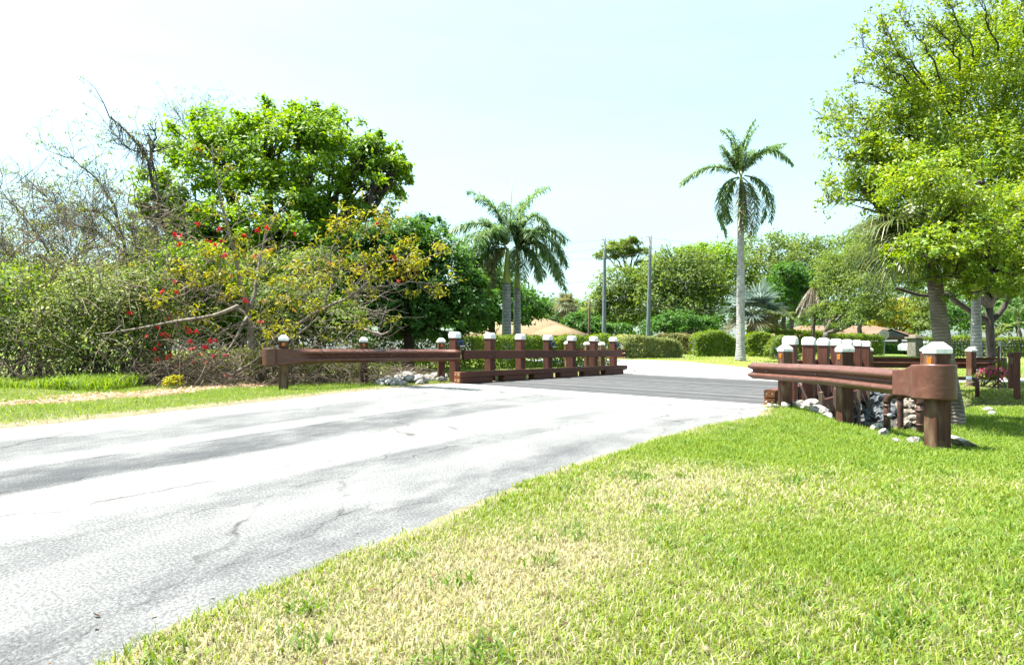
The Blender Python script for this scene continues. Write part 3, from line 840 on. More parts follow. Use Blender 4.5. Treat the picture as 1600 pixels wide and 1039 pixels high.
def capmesh(name, w, lip, rise, topf, bev):
    bm = bmesh.new()
    rings = [(w, 0.0), (w, lip), (w * topf, lip + rise)]
    vs = []
    for s_, z_ in rings:
        vs.append([bm.verts.new((a * s_ / 2, b * s_ / 2, z_)) for a, b in ((-1, -1), (1, -1), (1, 1), (-1, 1))])
    for k_ in range(2):
        for i in range(4):
            j = (i + 1) % 4
            bm.faces.new((vs[k_][i], vs[k_][j], vs[k_ + 1][j], vs[k_ + 1][i]))
    bm.faces.new(vs[2]); bm.faces.new(vs[0][::-1])
    bmesh.ops.bevel(bm, geom=bm.edges[:], offset=bev, segments=2, affect='EDGES')
    me = bpy.data.meshes.new(name); bm.to_mesh(me); bm.free(); return me
bcap_me = capmesh('cap', 0.238, 0.105, 0.055, 0.72, 0.012)
bpost_me = boxmesh('post', 0.212, 0.212, 2.72, 0.012, centre=(0, 0, -0.24))          # z -1.6 .. 1.12
def hood_mesh():
    bm = bmesh.new()
    # side profile (outward y, z): wedge with a sloping lid
    pr = [(0.0, 0.03), (0.13, -0.02), (0.15, 0.0), (0.0, 0.13)]
    vs = [[bm.verts.new((x, -y, z)) for (y, z) in pr] for x in (-0.09, 0.09)]
    for i in range(4):
        j = (i + 1) % 4
        bm.faces.new((vs[0][i], vs[0][j], vs[1][j], vs[1][i]))
    bm.faces.new(vs[0][::-1]); bm.faces.new(vs[1])
    bmesh.ops.recalc_face_normals(bm, faces=bm.faces[:])
    me = bpy.data.meshes.new('lamp_hood'); bm.to_mesh(me); bm.free(); return me
hood_me = hood_mesh()
panel_me = boxmesh('solar_panel', 0.172, 0.19, 0.008, 0.002)
trim_me = boxmesh('lamp_trim', 0.19, 0.010, 0.014, 0.003)
for side, u in (('l', 0.0), ('r', BW)):
    inn = -1 if side == 'l' else 1               # local y towards the road: left posts -, right posts +
    for i in range(7):
        z0 = bz(u)
        p = link('post', bpost_me, M['timber'], bridge, (i * BG, -u, z0 + rng.uniform(-0.006, 0.006)))
        p.rotation_euler = (rng.uniform(-0.006, 0.006), rng.uniform(-0.006, 0.006), rng.uniform(-0.02, 0.02))
        link('cap', bcap_me, M['white_cap'], p, (0, 0, 1.118))
        if i in (0, 3, 6):
            h = link('lamp', hood_me, M['black_plastic'], p, (0, inn * 0.107, 0.93), 0 if inn < 0 else math.pi)
            # lid and trims are sub-part level siblings of the lamp, under the post
            sl = math.atan2(0.13, 0.15)
            s_ = link('solar_panel', panel_me, M['solar'], p, (0, inn * (0.107 + 0.078), 0.93 + 0.072))
            s_.rotation_euler = (sl * (-inn) * -1.0, 0, 0)
            link('lamp_trim', trim_me, M['white_cap'], p, (0, inn * (0.107 + 0.146), 0.93 - 0.012))
    # rails, one board per bay, butted at the posts
    for i in range(-1 if False else 0, 6):
        a = i * BG + (0.0 if i else 0.12); b = (i + 1) * BG + (0.30 if i == 5 else 0.0)
        a -= 0.0
        link('rail', boxmesh('rail', b - a - 0.006, 0.10, 0.225, 0.008, centre=((a + b) / 2, -u + inn * 0.158, bz(u) + 0.705 + rng.uniform(-0.004, 0.004))), M['timber_x'], bridge)
        for bx in (a + 0.09, b - 0.09):
            for dz in (0.65, 0.76):
                link('bolt', None if False else boxmesh('bolt', 0.022, 0.012, 0.022, 0.004, centre=(bx, -u + inn * 0.212, bz(u) + dz)), M['iron'], bridge)
    uc = u - inn * -0.0
    cy = -u + inn * 0.30
    cz = bz(u - inn * -0.3 if side == 'l' else u - 0.3)
    for i in range(6):
        a = i * BG - (0.26 if i == 0 else 0); b = (i + 1) * BG + (0.30 if i == 5 else 0)
        link('curb_timber', boxmesh('curb_timber', b - a - 0.006, 0.215, 0.142, 0.010, centre=((a + b) / 2, cy, cz + 0.214 + rng.uniform(-0.003, 0.003))), M['timber_x'], bridge)
        link('curb_block', boxmesh('curb_block', b - a - 0.40, 0.205, 0.139, 0.008, centre=((a + b) / 2 + (-0.10 if i else -0.19), cy, cz + 0.071)), M['timber_x'], bridge)
    # sawn end grain of the near curb timbers
    for dz in (0.071, 0.214):
        link('timber_end', boxmesh('timber_end', 0.012, 0.19, 0.125, 0.003, centre=(-0.268, cy, cz + dz)), M['end_grain'], bridge)
        for dy in (-0.05, 0.05):
            link('bolt', boxmesh('bolt', 0.014, 0.028, 0.028, 0.004, centre=(-0.279, cy + dy, cz + dz)), M['steel'], bridge)
# braces along the open right side, below the deck
for i in range(6):
    vx = (i + 0.42) * BG
    link('brace_post', boxmesh('brace_post', 0.075, 0.075, 1.5, 0.008, centre=(vx + 0.28, -BW - 0.34, -0.72)), M['pole_wood'], bridge)
    tb = TB(); z0 = bz(BW)
    tb.tube([(vx - 0.52, -BW - 0.12, z0 + 0.42), (vx + 0.26, -BW - 0.33, z0 - 0.45)], 0.011, 6)
    link('brace_rod', tb.mesh('brace_rod'), M['steel'], bridge)
link('side_beam', boxmesh('side_beam', BL + 0.5, 0.14, 0.30, 0.01, centre=(BL / 2, -BW - 0.18, bz(BW) - 0.12)), M['timber_x'], bridge)

# ------------------------------------------------------------------ guardrails
gpost_me = boxmesh('post', 0.178, 0.178, 1.75, 0.010, centre=(0, 0, 0.135))       # z -0.74 .. 1.01
gcap_me = capmesh('cap', 0.196, 0.055, 0.065, 0.42, 0.006)
refl_me = boxmesh('reflector', 0.065, 0.008, 0.07, 0.003)
bolt_me = boxmesh('bolt', 0.03, 0.03, 0.03, 0.008)
PROF = np.array([(-1.0, 0.012), (-0.90, 0.030), (-0.76, 0.070), (-0.62, 0.105), (-0.42, 0.105), (-0.28, 0.070), (-0.10, 0.008), (0.10, 0.008), (0.28, 0.070), (0.42, 0.105), (0.62, 0.105), (0.76, 0.070), (0.90, 0.030), (1.0, 0.012)])
def sweep(name, path, nrm, hh, flat):
    """w-beam section swept along path; flat 1 turns it into a plain bowed plate"""
    V = []; m = len(path); k_ = len(PROF)
    for thick in (0.0, -0.005):
        for i in range(m):
            for zf, of in PROF:
                o_ = of * (1 - flat[i]) + (0.118 if flat[i] > 1.5 else 0.045) * min(flat[i], 1.0) + thick
                V.append((path[i][0] + nrm[i][0] * o_, path[i][1] + nrm[i][1] * o_, path[i][2] + zf * hh[i]))
    q = []
    n0 = m * k_
    for i in range(m - 1):
        for j in range(k_ - 1):
            a = i * k_ + j
            q.append((a, a + 1, a + k_ + 1, a + k_)); q.append((n0 + a, n0 + a + k_, n0 + a + k_ + 1, n0 + a + 1))
    for i in range(m - 1):
        for j in (0, k_ - 1):
            a = i * k_ + j; b_ = a + k_
            q.append((a, b_, n0 + b_, n0 + a))
    for i in (0, m - 1):
        for j in range(k_ - 1):
            a = i * k_ + j
            q.append((a, a + 1, n0 + a + 1, n0 + a))
    me = mesh_np(name, np.array(V), [np.array(q)], smooth=True)
    bm = bmesh.new(); bm.from_mesh(me); bmesh.ops.recalc_face_normals(bm, faces=bm.faces[:]); bm.to_mesh(me); bm.free()
    return me
def normals(path, side):
    p = np.asarray(path)[:, :2]; t = np.gradient(p, axis=0); t /= np.linalg.norm(t, axis=1, keepdims=True) + 1e-9
    return np.stack([t[:, 1], -t[:, 0]], 1) * side
def dens(path, n):
    path = np.asarray(path, float); s = np.r_[0, np.cumsum(np.linalg.norm(np.diff(path, axis=0), axis=1))]
    t = np.linspace(0, s[-1], n); return np.stack([np.interp(t, s, path[:, k]) for k in range(path.shape[1])], 1)

def guardrail(label, posts, beam, side, term, rots, refl, splices=(), wood='post_wood', group='brown guardrails at the bridge approaches'):
    o3 = np.array([posts[0][0], posts[0][1], 0.0])
    t = thing('guardrail', label, 'guardrail', o3, 0, group)
    for (x, y, zb, sc), rz in zip(posts, rots):
        p = link('post', gpost_me, M[wood], t, (x - o3[0], y - o3[1], zb), rz)
        p.scale = (1, 1, sc)
        c = link('cap', gcap_me, M['white_cap'], p, (0, 0, 1.008)); c.scale = (1, 1, 1 / sc)
        if refl is not None:
            a = refl - rz
            link('reflector', refl_me, M['amber'], p, (math.cos(a) * 0.0 + (0.091 if abs(math.cos(a)) > 0.7 else 0) * math.copysign(1, math.cos(a)) , (0.091 if abs(math.sin(a)) > 0.71 else 0) * math.copysign(1, math.sin(a)), 0.935), math.pi / 2 if abs(math.cos(a)) > 0.7 else 0)
    B = dens(beam, 30) - o3
    N = normals(B, side)
    link('beam', sweep('beam', B, N, np.full(len(B), 0.150), np.zeros(len(B))), M['rail_paint'], t)
    for s_ in splices:
        i = int(s_ * (len(B) - 1))
        for zf in (-0.52, 0.0, 0.52):
            of = 0.085 if zf else 0.018
            b_ = link('bolt', bolt_me, M['steel'], t, (B[i][0] + N[i][0] * of, B[i][1] + N[i][1] * of, B[i][2] + zf * 0.15)); b_.scale = (0.7,) * 3
    if term is not None:
        T_, hh, fl = term
        T_ = T_ - o3
        link('end_terminal', sweep('end_terminal', T_, normals(T_, side), hh, fl), M['rail_paint'], t)
    return t

def zg(x, y): return float(zroad(x, y))
def arc(c, r_, a0, a1, n, z): return np.array([(c[0] + r_ * math.cos(math.radians(a)), c[1] + r_ * math.sin(math.radians(a)), z) for a in np.linspace(a0, a1, n)])
# near right
NPc = (4.38, 7.03)
tp = np.vstack([dens([(4.385, 7.66, 0.458), (4.345, 7.45, 0.466), (4.29, 7.25, 0.485), (NPc[0] + 0.133 * math.cos(math.radians(168)), NPc[1] + 0.133 * math.sin(math.radians(168)) + 0.12, 0.49)], 14),
                arc(NPc, 0.128, 172, 352, 16, 0.495)])
nt_ = len(tp); tt = np.linspace(0, 1, nt_)
hh = 0.140 + 0.040 * sstep(0.16, 0.48, tt)
fl = np.ones(nt_)
tp[:14] += (np.array([-0.985, 0.17, 0.0]) * 0.066) * (1 - sstep(0.0, 1.0, np.linspace(0, 1, 14)))[:, None]
guardrail('brown guardrail whose curved end plate wraps the big white-capped post beside the two looping pipes',
          [(4.38, 7.03, -0.225, 1.0), (4.85, 9.95, -0.215, 1.0), (4.80, 12.0, -0.215, 1.0)],
          [(4.50, 12.75, 0.44), (4.60, 12.0, 0.442), (4.68, 9.95, 0.452), (4.385, 7.60, 0.457)], 1.0 * 1,
          (tp, hh, fl), [math.radians(6), math.radians(3), math.radians(9)], math.radians(186), splices=(0.12, 0.46))
# near left
tpl = np.vstack([dens([(-3.98, 14.32, 0.690), (-4.45, 13.86, 0.686), (-4.72, 13.58, 0.683)], 10), arc((-4.80, 13.72), 0.16, -42, -205, 12, 0.683)])
tl = np.linspace(0, 1, len(tpl))
guardrail('long brown guardrail left of the road with its dark flared end before the red-flowering tree',
          [(-4.65, 13.9, 0.0, 1.0), (-3.52, 16.2, 0.0, 1.0), (-1.80, 17.35, 0.0, 1.0)],
          [(-1.33, 17.02, 0.688), (-1.75, 17.10, 0.688), (-3.38, 16.0, 0.690), (-4.02, 14.28, 0.690)] if False else
          [(-1.28, 16.98, 0.688), (-1.75, 16.98, 0.688), (-2.6, 16.35, 0.689), (-4.02, 14.28, 0.690)], -1.0,
          (tpl, 0.152 + 0.02 * sstep(0.2, 0.5, tl), sstep(0.05, 0.3, tl)), [math.radians(16)] * 3, math.radians(286), splices=(0.02, 0.30, 0.5))
# far left and far right
bl = bw(0, BL)
guardrail('far guardrail mostly hidden behind the last left bridge posts, towards the orange-roofed house',
          [(3.42, 26.0, 0.0, 1.0), (2.98, 27.2, 0.02, 1.0), (2.3, 28.6, 0.06, 1.0)],
          [(4.0, 24.35, 0.69), (3.66, 25.6, 0.69), (3.14, 27.0, 0.70), (2.4, 28.6, 0.74)], 1.0, None, [0.4, 0.5, 0.5], None, wood='timber')
tpr = np.vstack([dens([(13.15, 20.05, 0.44), (13.9, 19.85, 0.44)], 8), arc((13.9, 19.70), 0.15, 80, -80, 10, 0.44)])
guardrail('dark far guardrail crossing in front of the gate pillar, ending beside the pink flowers',
          [(10.55, 20.2, -0.22, 1.0), (11.95, 19.75, -0.22, 1.0), (12.95, 19.25, -0.23, 1.0)],
          [(9.75, 19.95, 0.45), (10.5, 20.36, 0.45), (11.95, 19.93, 0.445), (13.2, 20.02, 0.44)] if False else
          [(9.9, 20.2, 0.45), (10.55, 20.38, 0.45), (11.95, 20.0, 0.445), (13.2, 19.62, 0.44)], -1.0,
          (np.vstack([dens([(13.15, 19.63, 0.44), (13.75, 19.42, 0.44)], 8), arc((13.72, 19.26), 0.16, 75, -90, 10, 0.44)]), np.full(18, 0.17), np.clip(np.linspace(0, 2, 18), 0, 1)), [0.15, 0.2, 0.25], None, wood='timber')

# ------------------------------------------------------------------ rocks
def rockmesh(seed, sub=1):
    r = random.Random(seed)
    bm = bmesh.new(); bmesh.ops.create_icosphere(bm, subdivisions=sub, radius=0.5)
    s = (r.uniform(0.8, 1.25), r.uniform(0.7, 1.0), r.uniform(0.5, 0.8))
    for v_ in bm.verts:
        k_ = 1 + r.uniform(-0.20, 0.18)
        v_.co = Vector((v_.co.x * s[0] * k_, v_.co.y * s[1] * k_, v_.co.z * s[2] * k_))
    for _ in range(3):      # a few broken faces
        nrm = Vector((r.gauss(0, 1), r.gauss(0, 1), r.gauss(0, 0.6))).normalized()
        off = r.uniform(0.24, 0.36)
        for v_ in bm.verts:
            dd = v_.co.dot(nrm) - off
            if dd > 0: v_.co -= nrm * dd
    me = bpy.data.meshes.new('rock'); bm.to_mesh(me); bm.free(); return me
RL = [rockmesh(k_, 2) for k_ in range(6)]
for me in RL: me.materials.append(M['rock'])
RB = [rockmesh(40 + k_, 2) for k_ in range(5)]
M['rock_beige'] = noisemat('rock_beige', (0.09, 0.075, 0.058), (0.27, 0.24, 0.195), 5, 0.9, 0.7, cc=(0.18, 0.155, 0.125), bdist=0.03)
for me in RB: me.materials.append(M['rock_beige'])
RD = [rockmesh(20 + k_, 1) for k_ in range(6)]
for me in RD: me.materials.append(M['rock_dark'])
def rock(x, y, size, label, group, meshes, lift=0.0, r=random, squash=1.0):
    z = float(zground(np.array([x]), np.array([y]))[0])
    o = link('rock', r.choice(meshes), None, None, (x, y, z + size * (0.12 + lift)))
    o.rotation_euler = (r.uniform(-0.5, 0.5), r.uniform(-0.5, 0.5), r.uniform(0, 6.28))
    o.scale = (size, size * r.uniform(0.8, 1.1), size * r.uniform(0.8, 1.1) * squash)
    return tag(o, label, 'rock', group)
rr = random.Random(5)
for k_ in range(58):
    px = rr.uniform(588, 696); t_ = (px - 588) / 108.0
    py = rr.uniform(593.5 - 2 * t_, 606.5 - 4 * t_)
    x, y = hit(px, py)
    if poly_sd(np.array([x]), np.array([y]), NR_S)[0] > -0.1: continue
    rock(x, y, rr.uniform(0.16, 0.38), 'angular white rock in the heap under the left guardrail', 'white rocks heaped under the left guardrail', RL, rr.uniform(0.0, 0.22), rr)
for (px, py, s_) in [(1236, 634, 0.30), (1252, 640, 0.22), (1266, 641, 0.36), (1283, 645, 0.34), (1295, 649, 0.24), (1306, 651, 0.22), (1343, 659, 0.28), (1358, 665, 0.20), (1372, 674, 0.20), (1222, 636, 0.16), (1228, 640, 0.18), (1244, 638, 0.16), (1274, 648, 0.18), (1314, 654, 0.16),
                     (1204, 638, 0.12), (1214, 640, 0.12), (1330, 660, 0.14), (1385, 684, 0.16)]:
    x, y = hit(px, py)
    lb = {(1236, 634): 'round pale boulder touching the foot of the farthest near-right guardrail post', (1266, 641): 'biggest pale boulder, between the farthest and middle near-right guardrail posts',
          (1283, 645): 'pale boulder sitting right beside the biggest one under the near right guardrail', (1343, 659): 'white rock on the grass edge just right of the middle guardrail post'}.get((px, py))
    rock(x, y + 0.05, s_, lb or 'small pale rock on the bank edge below the near right guardrail', 'pale rocks along the right bank edge', RL, 0.12, rr)
x, y = 4.36, 7.42; rock(x, y, 0.16, 'small white rock against the foot of the end post', None, RL, 0.1, rr)
x, y = 4.22, 7.50; rock(x, y, 0.11, 'smallest white stone by the foot of the end post', None, RL, 0.1, rr)
x, y = 4.72, 7.18; rock(x, y, 0.42, 'flat grey slab on the grass right of the end post', None, RL, -0.05, rr, 0.35)
for (px, py, s_) in [(1543, 645, 0.2), (1550, 651, 0.12)]:
    x, y = hit(px, py); rock(x, y, s_, 'pale stone lying on the shaded lawn right of the palm trunk' if s_ > 0.15 else 'little stone on the shaded lawn beside a larger one', None, RL, 0.0, rr)
def march(px, py):
    """where the sight line over the bank edge meets the ditch side"""
    ds = np.arange(8.6, 22.0, 0.06)
    g = zground(PX(px, ds), ds); ray = PZ(py, ds)
    k_ = np.where(ray < g)[0]
    return float(ds[k_[0]]) if len(k_) else None
n_r = 0; tries = 0
while n_r < 235 and tries < 3000:
    tries += 1
    if rr.random() < 0.72:
        px, py = rr.uniform(1328, 1478), rr.uniform(603, 690)
        y = march(px, py)
        if y is None: continue
        y += rr.uniform(-0.05, 0.2); x = PX(px, y)
    else:
        y = rr.uniform(9.0, 20.0); x = rr.uniform(4.7, 11.0)
    dpt = float(channel(np.array([x]), np.array([y]))[0]); pxx = CX + F * x / y
    if dpt < 0.10 or pxx < 1325 or pxx > 1480: continue
    n_r += 1
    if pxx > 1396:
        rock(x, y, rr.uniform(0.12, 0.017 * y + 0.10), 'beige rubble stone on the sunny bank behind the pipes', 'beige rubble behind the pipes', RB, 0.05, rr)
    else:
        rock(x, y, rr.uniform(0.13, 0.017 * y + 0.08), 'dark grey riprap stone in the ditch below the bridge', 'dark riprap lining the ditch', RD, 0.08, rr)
for k_ in range(9):
    px, py = rr.uniform(976, 1000), rr.uniform(577, 585); x, y = hit(px, py)
    rock(x, y + 0.3, rr.uniform(0.12, 0.26), 'small white rock at the far end of the left curb', 'white rocks past the far curb end', RL, 0.05, rr)

# ------------------------------------------------------------------ pipes
pz = lambda py, d: PZ(py, d)
pt = thing('pipe_assembly', 'brown painted pipe loop with two legs and flanges rising from the ditch under the guardrail', 'pipe', (4.95, 8.7, -0.35))
po = np.array([4.95, 8.7, -0.35])
def pipe_part(name, path, rad, parent, mat='pipe_paint', org=None, n=12):
    tb = TB(); tb.tube(np.asarray(path) - (po if org is None else org), rad, n)
    return link(name, tb.mesh(name), M[mat], parent)
zt = 0.245
A_, B_ = np.array([PX(1386, 8.85), 8.85, 0]), np.array([PX(1438, 8.60), 8.60, 0])
def elbow(a, b, zt, r_=0.09):
    d_ = (b - a) / np.linalg.norm(b - a)
    q = [a + [0, 0, zt - r_ - 0.01]]
    for th in np.linspace(0, math.pi / 2, 6): q.append(a + d_ * r_ * (1 - math.cos(th)) + np.array([0, 0, zt - r_ + r_ * math.sin(th)]))
    return q
pipe_part('leg', [A_ + [0, 0, -0.55], A_ + [0, 0, 0.0], A_ + [0, 0, zt - 0.09]], 0.042, pt)
pipe_part('leg', [B_ + [0, 0, -0.55], B_ + [0, 0, 0.0], B_ + [0, 0, zt - 0.09]], 0.046, pt)
pipe_part('elbow', elbow(A_, B_, zt), 0.050, pt)
pipe_part('elbow', elbow(B_, A_, zt), 0.055, pt)
dAB = (B_ - A_) / np.linalg.norm(B_ - A_)
pipe_part('crossbar', [A_ + dAB * 0.08 + [0, 0, zt], B_ - dAB * 0.08 + [0, 0, zt]], 0.036, pt)
C_ = np.array([PX(1407, 9.9), 9.9, 0.0]); mid = (A_ + B_) / 2 + [0, 0, zt]
pipe_part('branch', [mid, mid + (C_ + [0, 0, 0.19] - mid) * 0.5, C_ + [0, 0, 0.20]], 0.036, pt)
pipe_part('leg', [C_ + [0, 0, 0.20], C_ + [0, 0, 0.0], C_ + [0, 0, -0.30], C_ + [0.02, 0, -0.6]], 0.042, pt)
for c, zs, rd in ((A_, (0.10, -0.02, -0.20), 0.047), (B_, (0.06, -0.12), 0.052), (C_, (0.13,), 0.055)):
    for z_ in zs:
        pipe_part('collar', [c + [0, 0, z_ - 0.014], c + [0, 0, z_ + 0.014]], rd, pt)
pipe_part('valve', [A_ + [0.0, -0.04, -0.02], A_ + [0.0, -0.085, -0.02]], 0.026, pt, 'grey_sheet')
pipe_part('valve', [B_ + [0.0, 0, -0.06], B_ + [0.11, -0.02, -0.07]], 0.022, pt)
pipe_part('drain_tube', [B_ + [0.10, -0.02, -0.06], B_ + [0.11, -0.02, -0.16], B_ + [0.11, -0.02, -0.42]], 0.012, pt)
po2 = np.array([10.9, 16.0, -0.2])
p2 = thing('pipe_crossing', 'thin brown pipe with a white coupling spanning the grass below the far guardrail', 'pipe', po2)
tb = [P(1478, 591, 16.3), P(1520, 591.5, 16.0), P(1526, 593, 16.0), P(1527, 598, 16.0), P(1527, 620, 16.0)]
pipe_part('run', tb, 0.045, p2, org=po2)
pipe_part('coupling', [P(1510, 591.4, 16.08), P(1519, 591.5, 16.0)], 0.058, p2, 'white_cap', org=po2)
# ------------------------------------------------------------------ small signs right of the rail
o3 = gbase(PX(1560, 17.0), 17.0)
sg = thing('object_marker', 'narrow grey marker sign on a thin brown stake, seen edge-on beside the pink flowers', 'sign', o3, 0)
link('stake', boxmesh('stake', 0.035, 0.035, 1.3, 0.004, centre=(0, 0, 0.45)), M['timber'], sg)
m_ = link('panel', boxmesh('panel', 0.26, 0.014, 0.46, 0.006, centre=(0.03, -0.03, 1.04)), M['grey_sheet'], sg); m_.rotation_euler = (0, 0, math.radians(66)); m_.location = (0, 0, -0.05)
m_ = link('panel_back', boxmesh('panel_back', 0.12, 0.016, 0.40, 0.004, centre=(0.03, -0.046, 1.04)), M['black_plastic'], sg); m_.rotation_euler = (0, 0, math.radians(66)); m_.location = (0, 0, -0.05)
o3 = gbase(PX(1589, 15.6), 15.6)
sf = thing('sign_frame', 'brown two-post sign frame with a short crossbar, seen nearly edge-on', 'sign', o3, 0)
q2 = P(1580, 600, 17.6) - o3
link('post', boxmesh('post', 0.10, 0.10, 1.45, 0.008, centre=(0, 0, 0.32)), M['timber'], sf)
link('post', boxmesh('post', 0.10, 0.10, 1.45, 0.008, centre=(q2[0], q2[1], 0.28)), M['timber'], sf)
tb = TB(); tb.box((q2[0] / 2, q2[1] / 2, 0.82), (math.hypot(q2[0], q2[1]) - 0.1, 0.05, 0.16), math.atan2(q2[1], q2[0]))
link('crossbar', tb.mesh('crossbar', smooth=False), M['timber'], sf)

# ------------------------------------------------------------------ far structures: poles, wires, houses, pillar, fence, road sign
def pole(label, px0, py0, px1, py1, d, r0, r1, mat, hard=True):
    b = P(px1, py1, d); t_ = P(px0, py0, d); b[2] = float(zground(np.array([b[0]]), np.array([b[1]]))[0]) - 0.3
    o = thing('utility_pole', label, 'pole', b, 0)
    tb = TB(); tb.tube(np.linspace(b, t_, 6) - b, np.linspace(r0, r1, 6), 10)
    link('shaft', tb.mesh('shaft'), M[mat], o)
    if hard:
        for k_, dz in enumerate((0.12, 0.75, 1.4)):
            tb = TB(); s = t_ - b + np.array([0, 0, -dz])
            tb.tube([s, s + np.array([-0.35 if k_ == 0 else -0.2, -0.1, 0.05])], 0.03, 6)
            link('insulator', tb.mesh('insulator'), M['grey_sheet'], o)
    return b, t_
d_w = 46.0
b1, t1 = pole('grey utility pole rising between the far-left bridge post and the pine', 945, 372, 943.5, 538, d_w, 0.17, 0.085, 'pole_grey')
b2, t2 = pole('taller grey utility pole standing right of the pine behind the loose hedge', 1016.5, 368, 1012, 530, d_w, 0.175, 0.085, 'pole_grey')
pole('slim brown service pole left of the grey pole by the small fan palm', 921, 466, 920, 540, 46, 0.10, 0.07, 'pole_wood', False)
def wire(pts, label, sag=0.5):
    tb = TB()
    path = []
    for a, b in zip(pts[:-1], pts[1:]):
        t_ = np.linspace(0, 1, 14)[:, None]
        q = a + (b - a) * t_; q[:, 2] -= (4 * t_[:, 0] * (1 - t_[:, 0])) * sag; path.append(q)
    path = np.vstack(path)
    tb.tube(path, 0.009, 4)
    o = link('overhead_wire', tb.mesh('overhead_wire'), M['wire']); tag(o, label, 'wire', None)
lab = ['topmost overhead wire across the tops of both grey poles', 'second overhead wire from the top of the grey poles', 'third overhead wire down the grey poles', 'overhead wire at two thirds of the pole height', 'upper of the low overhead wires behind the right-hand trees', 'lowest overhead wire behind the hedge tops']
for k_, py in enumerate((375, 389, 402, 437, 474, 479)):
    wire([P(560, py + 3, d_w + 14), P(944.5, py, d_w), P(1015.5, py - 3 if k_ < 4 else py, d_w), P(1500, py + 22, d_w + 8)], lab[k_])

def hip_roof(name, cx, cy, z, wx, wy, rise, ridge, mat, parent, ov=0.0, th=0.14):
    V = [(-wx / 2, -wy / 2, 0), (wx / 2, -wy / 2, 0), (wx / 2, wy / 2, 0), (-wx / 2, wy / 2, 0), (-ridge / 2, 0, rise), (ridge / 2, 0, rise)]
    V += [(x_, y_, -th) for x_, y_, _ in V[:4]]
    V = np.array(V) + np.array([cx, cy, z])
    q = [(0, 1, 5, 4), (2, 3, 4, 5), (0, 6, 7, 1), (1, 7, 8, 2), (2, 8, 9, 3), (3, 9, 6, 0), (6, 9, 8, 7)]
    return link(name, mesh_np(name, V, [np.array(q), np.array([(1, 2, 5), (3, 0, 4)])]), M[mat], parent)
hc = P(822, 530, 47); hc[2] = 0.5
h1 = thing('house', 'low house with an orange-tan hipped roof behind the hedge and twin palms', 'house', hc, 0)
link('wall', boxmesh('wall', 7.6, 6.0, 1.35, 0.0, centre=(0, 3.6, 0.55)), M['stucco'], h1)
zr = PZ(524, 47) - hc[2]
hip_roof('roof', 0, 3.6, zr, 8.9, 7.4, 1.05 + 0.55, 1.6, 'roof_tan', h1)
hip_roof('roof', 2.1, 1.0, zr + 0.004, 4.2, 4.4, 0.75, 0.3, 'roof_tan', h1)
for wx in (-2.4, 0.4, 2.6):
    w_ = link('window', boxmesh('window', 1.1, 0.06, 0.7, 0.01, centre=(wx, 0.58, 0.75)), M['dark_glass'], h1)
hc = P(1345, 545, 64); hc[2] = 0.55
h2 = thing('house', 'long low house with pinkish roof and dark front gable behind the stop sign', 'house', hc, 0)
f64 = 64 / F
link('wall', boxmesh('wall', 9.6, 6.0, 1.2, 0.0, centre=(1.2, 4.6, 0.5)), M['stucco'], h2)
ze = PZ(527, 64) - hc[2]
hip_roof('roof', 0.0, 4.6, ze, 13.6, 8.4, 1.25, 7.6, 'roof_pink', h2)
# front gable
gxc = (1382 - 1345) * f64
gw, gh = 66 * f64, 12.5 * f64
V = np.array([(-gw / 2, -1.2, 0), (gw / 2, -1.2, 0), (0, -1.2, gh), (-gw / 2, 4.5, 0), (gw / 2, 4.5, 0), (0, 4.5, gh)]) + np.array([gxc, 0, ze])
link('gable_roof', mesh_np('gable_roof', V, [np.array([(0, 2, 5, 3), (2, 1, 4, 5), (0, 3, 4, 1)])]), M['roof_pink'], h2)
V = np.array([(-gw / 2 + 0.35, -1.16, 0.02), (gw / 2 - 0.35, -1.16, 0.02), (0, -1.16, gh - 0.13)]) + np.array([gxc, -0.05, ze])
link('gable_face', mesh_np('gable_face', V, [np.array([(0, 1, 2)])]), M['gable'], h2)
link('fascia', boxmesh('fascia', gw + 0.1, 0.08, 0.22, 0.01, centre=(gxc, -1.25, ze - 0.09)), M['roof_pink'], h2)
for wx in (-2.2, -0.2, 1.7):
    link('window', boxmesh('window', 0.55, 0.06, 0.75, 0.01, centre=(gxc + wx, 1.57, 0.55)), M['dark_glass'], h2)
for wx in (-1.9, 1.9):
    link('porch_post', boxmesh('porch_post', 0.14, 0.14, 1.3, 0.01, centre=(gxc + wx, -1.0, 0.5)), M['stucco_grey'], h2)
link('chimney', boxmesh('chimney', 0.75, 0.7, 0.95, 0.02, centre=((1328 - 1345) * f64, 2.6, ze + 0.75)), M['white_cap'], h2)
# gate pillar
d = 43.0; b = gbase(PX(1429.5, d), d); zt = PZ(529, d)
gp_ = thing('gate_pillar', 'square grey-cream masonry gate pillar with a flat capstone at the end of the iron fence', 'pillar', b, math.radians(20))
hgt = zt - b[2]
link('shaft', boxmesh('shaft', 0.62, 0.62, hgt + 0.3, 0.02, centre=(0, 0, hgt / 2 - 0.15)), M['stucco_grey'], gp_)
link('capstone', boxmesh('capstone', 0.82, 0.82, 0.09, 0.02, centre=(0, 0, hgt + 0.045)), M['stucco'], gp_)
link('capstone_tier', boxmesh('capstone_tier', 0.5, 0.5, 0.12, 0.03, centre=(0, 0, hgt + 0.151)), M['stucco'], gp_)
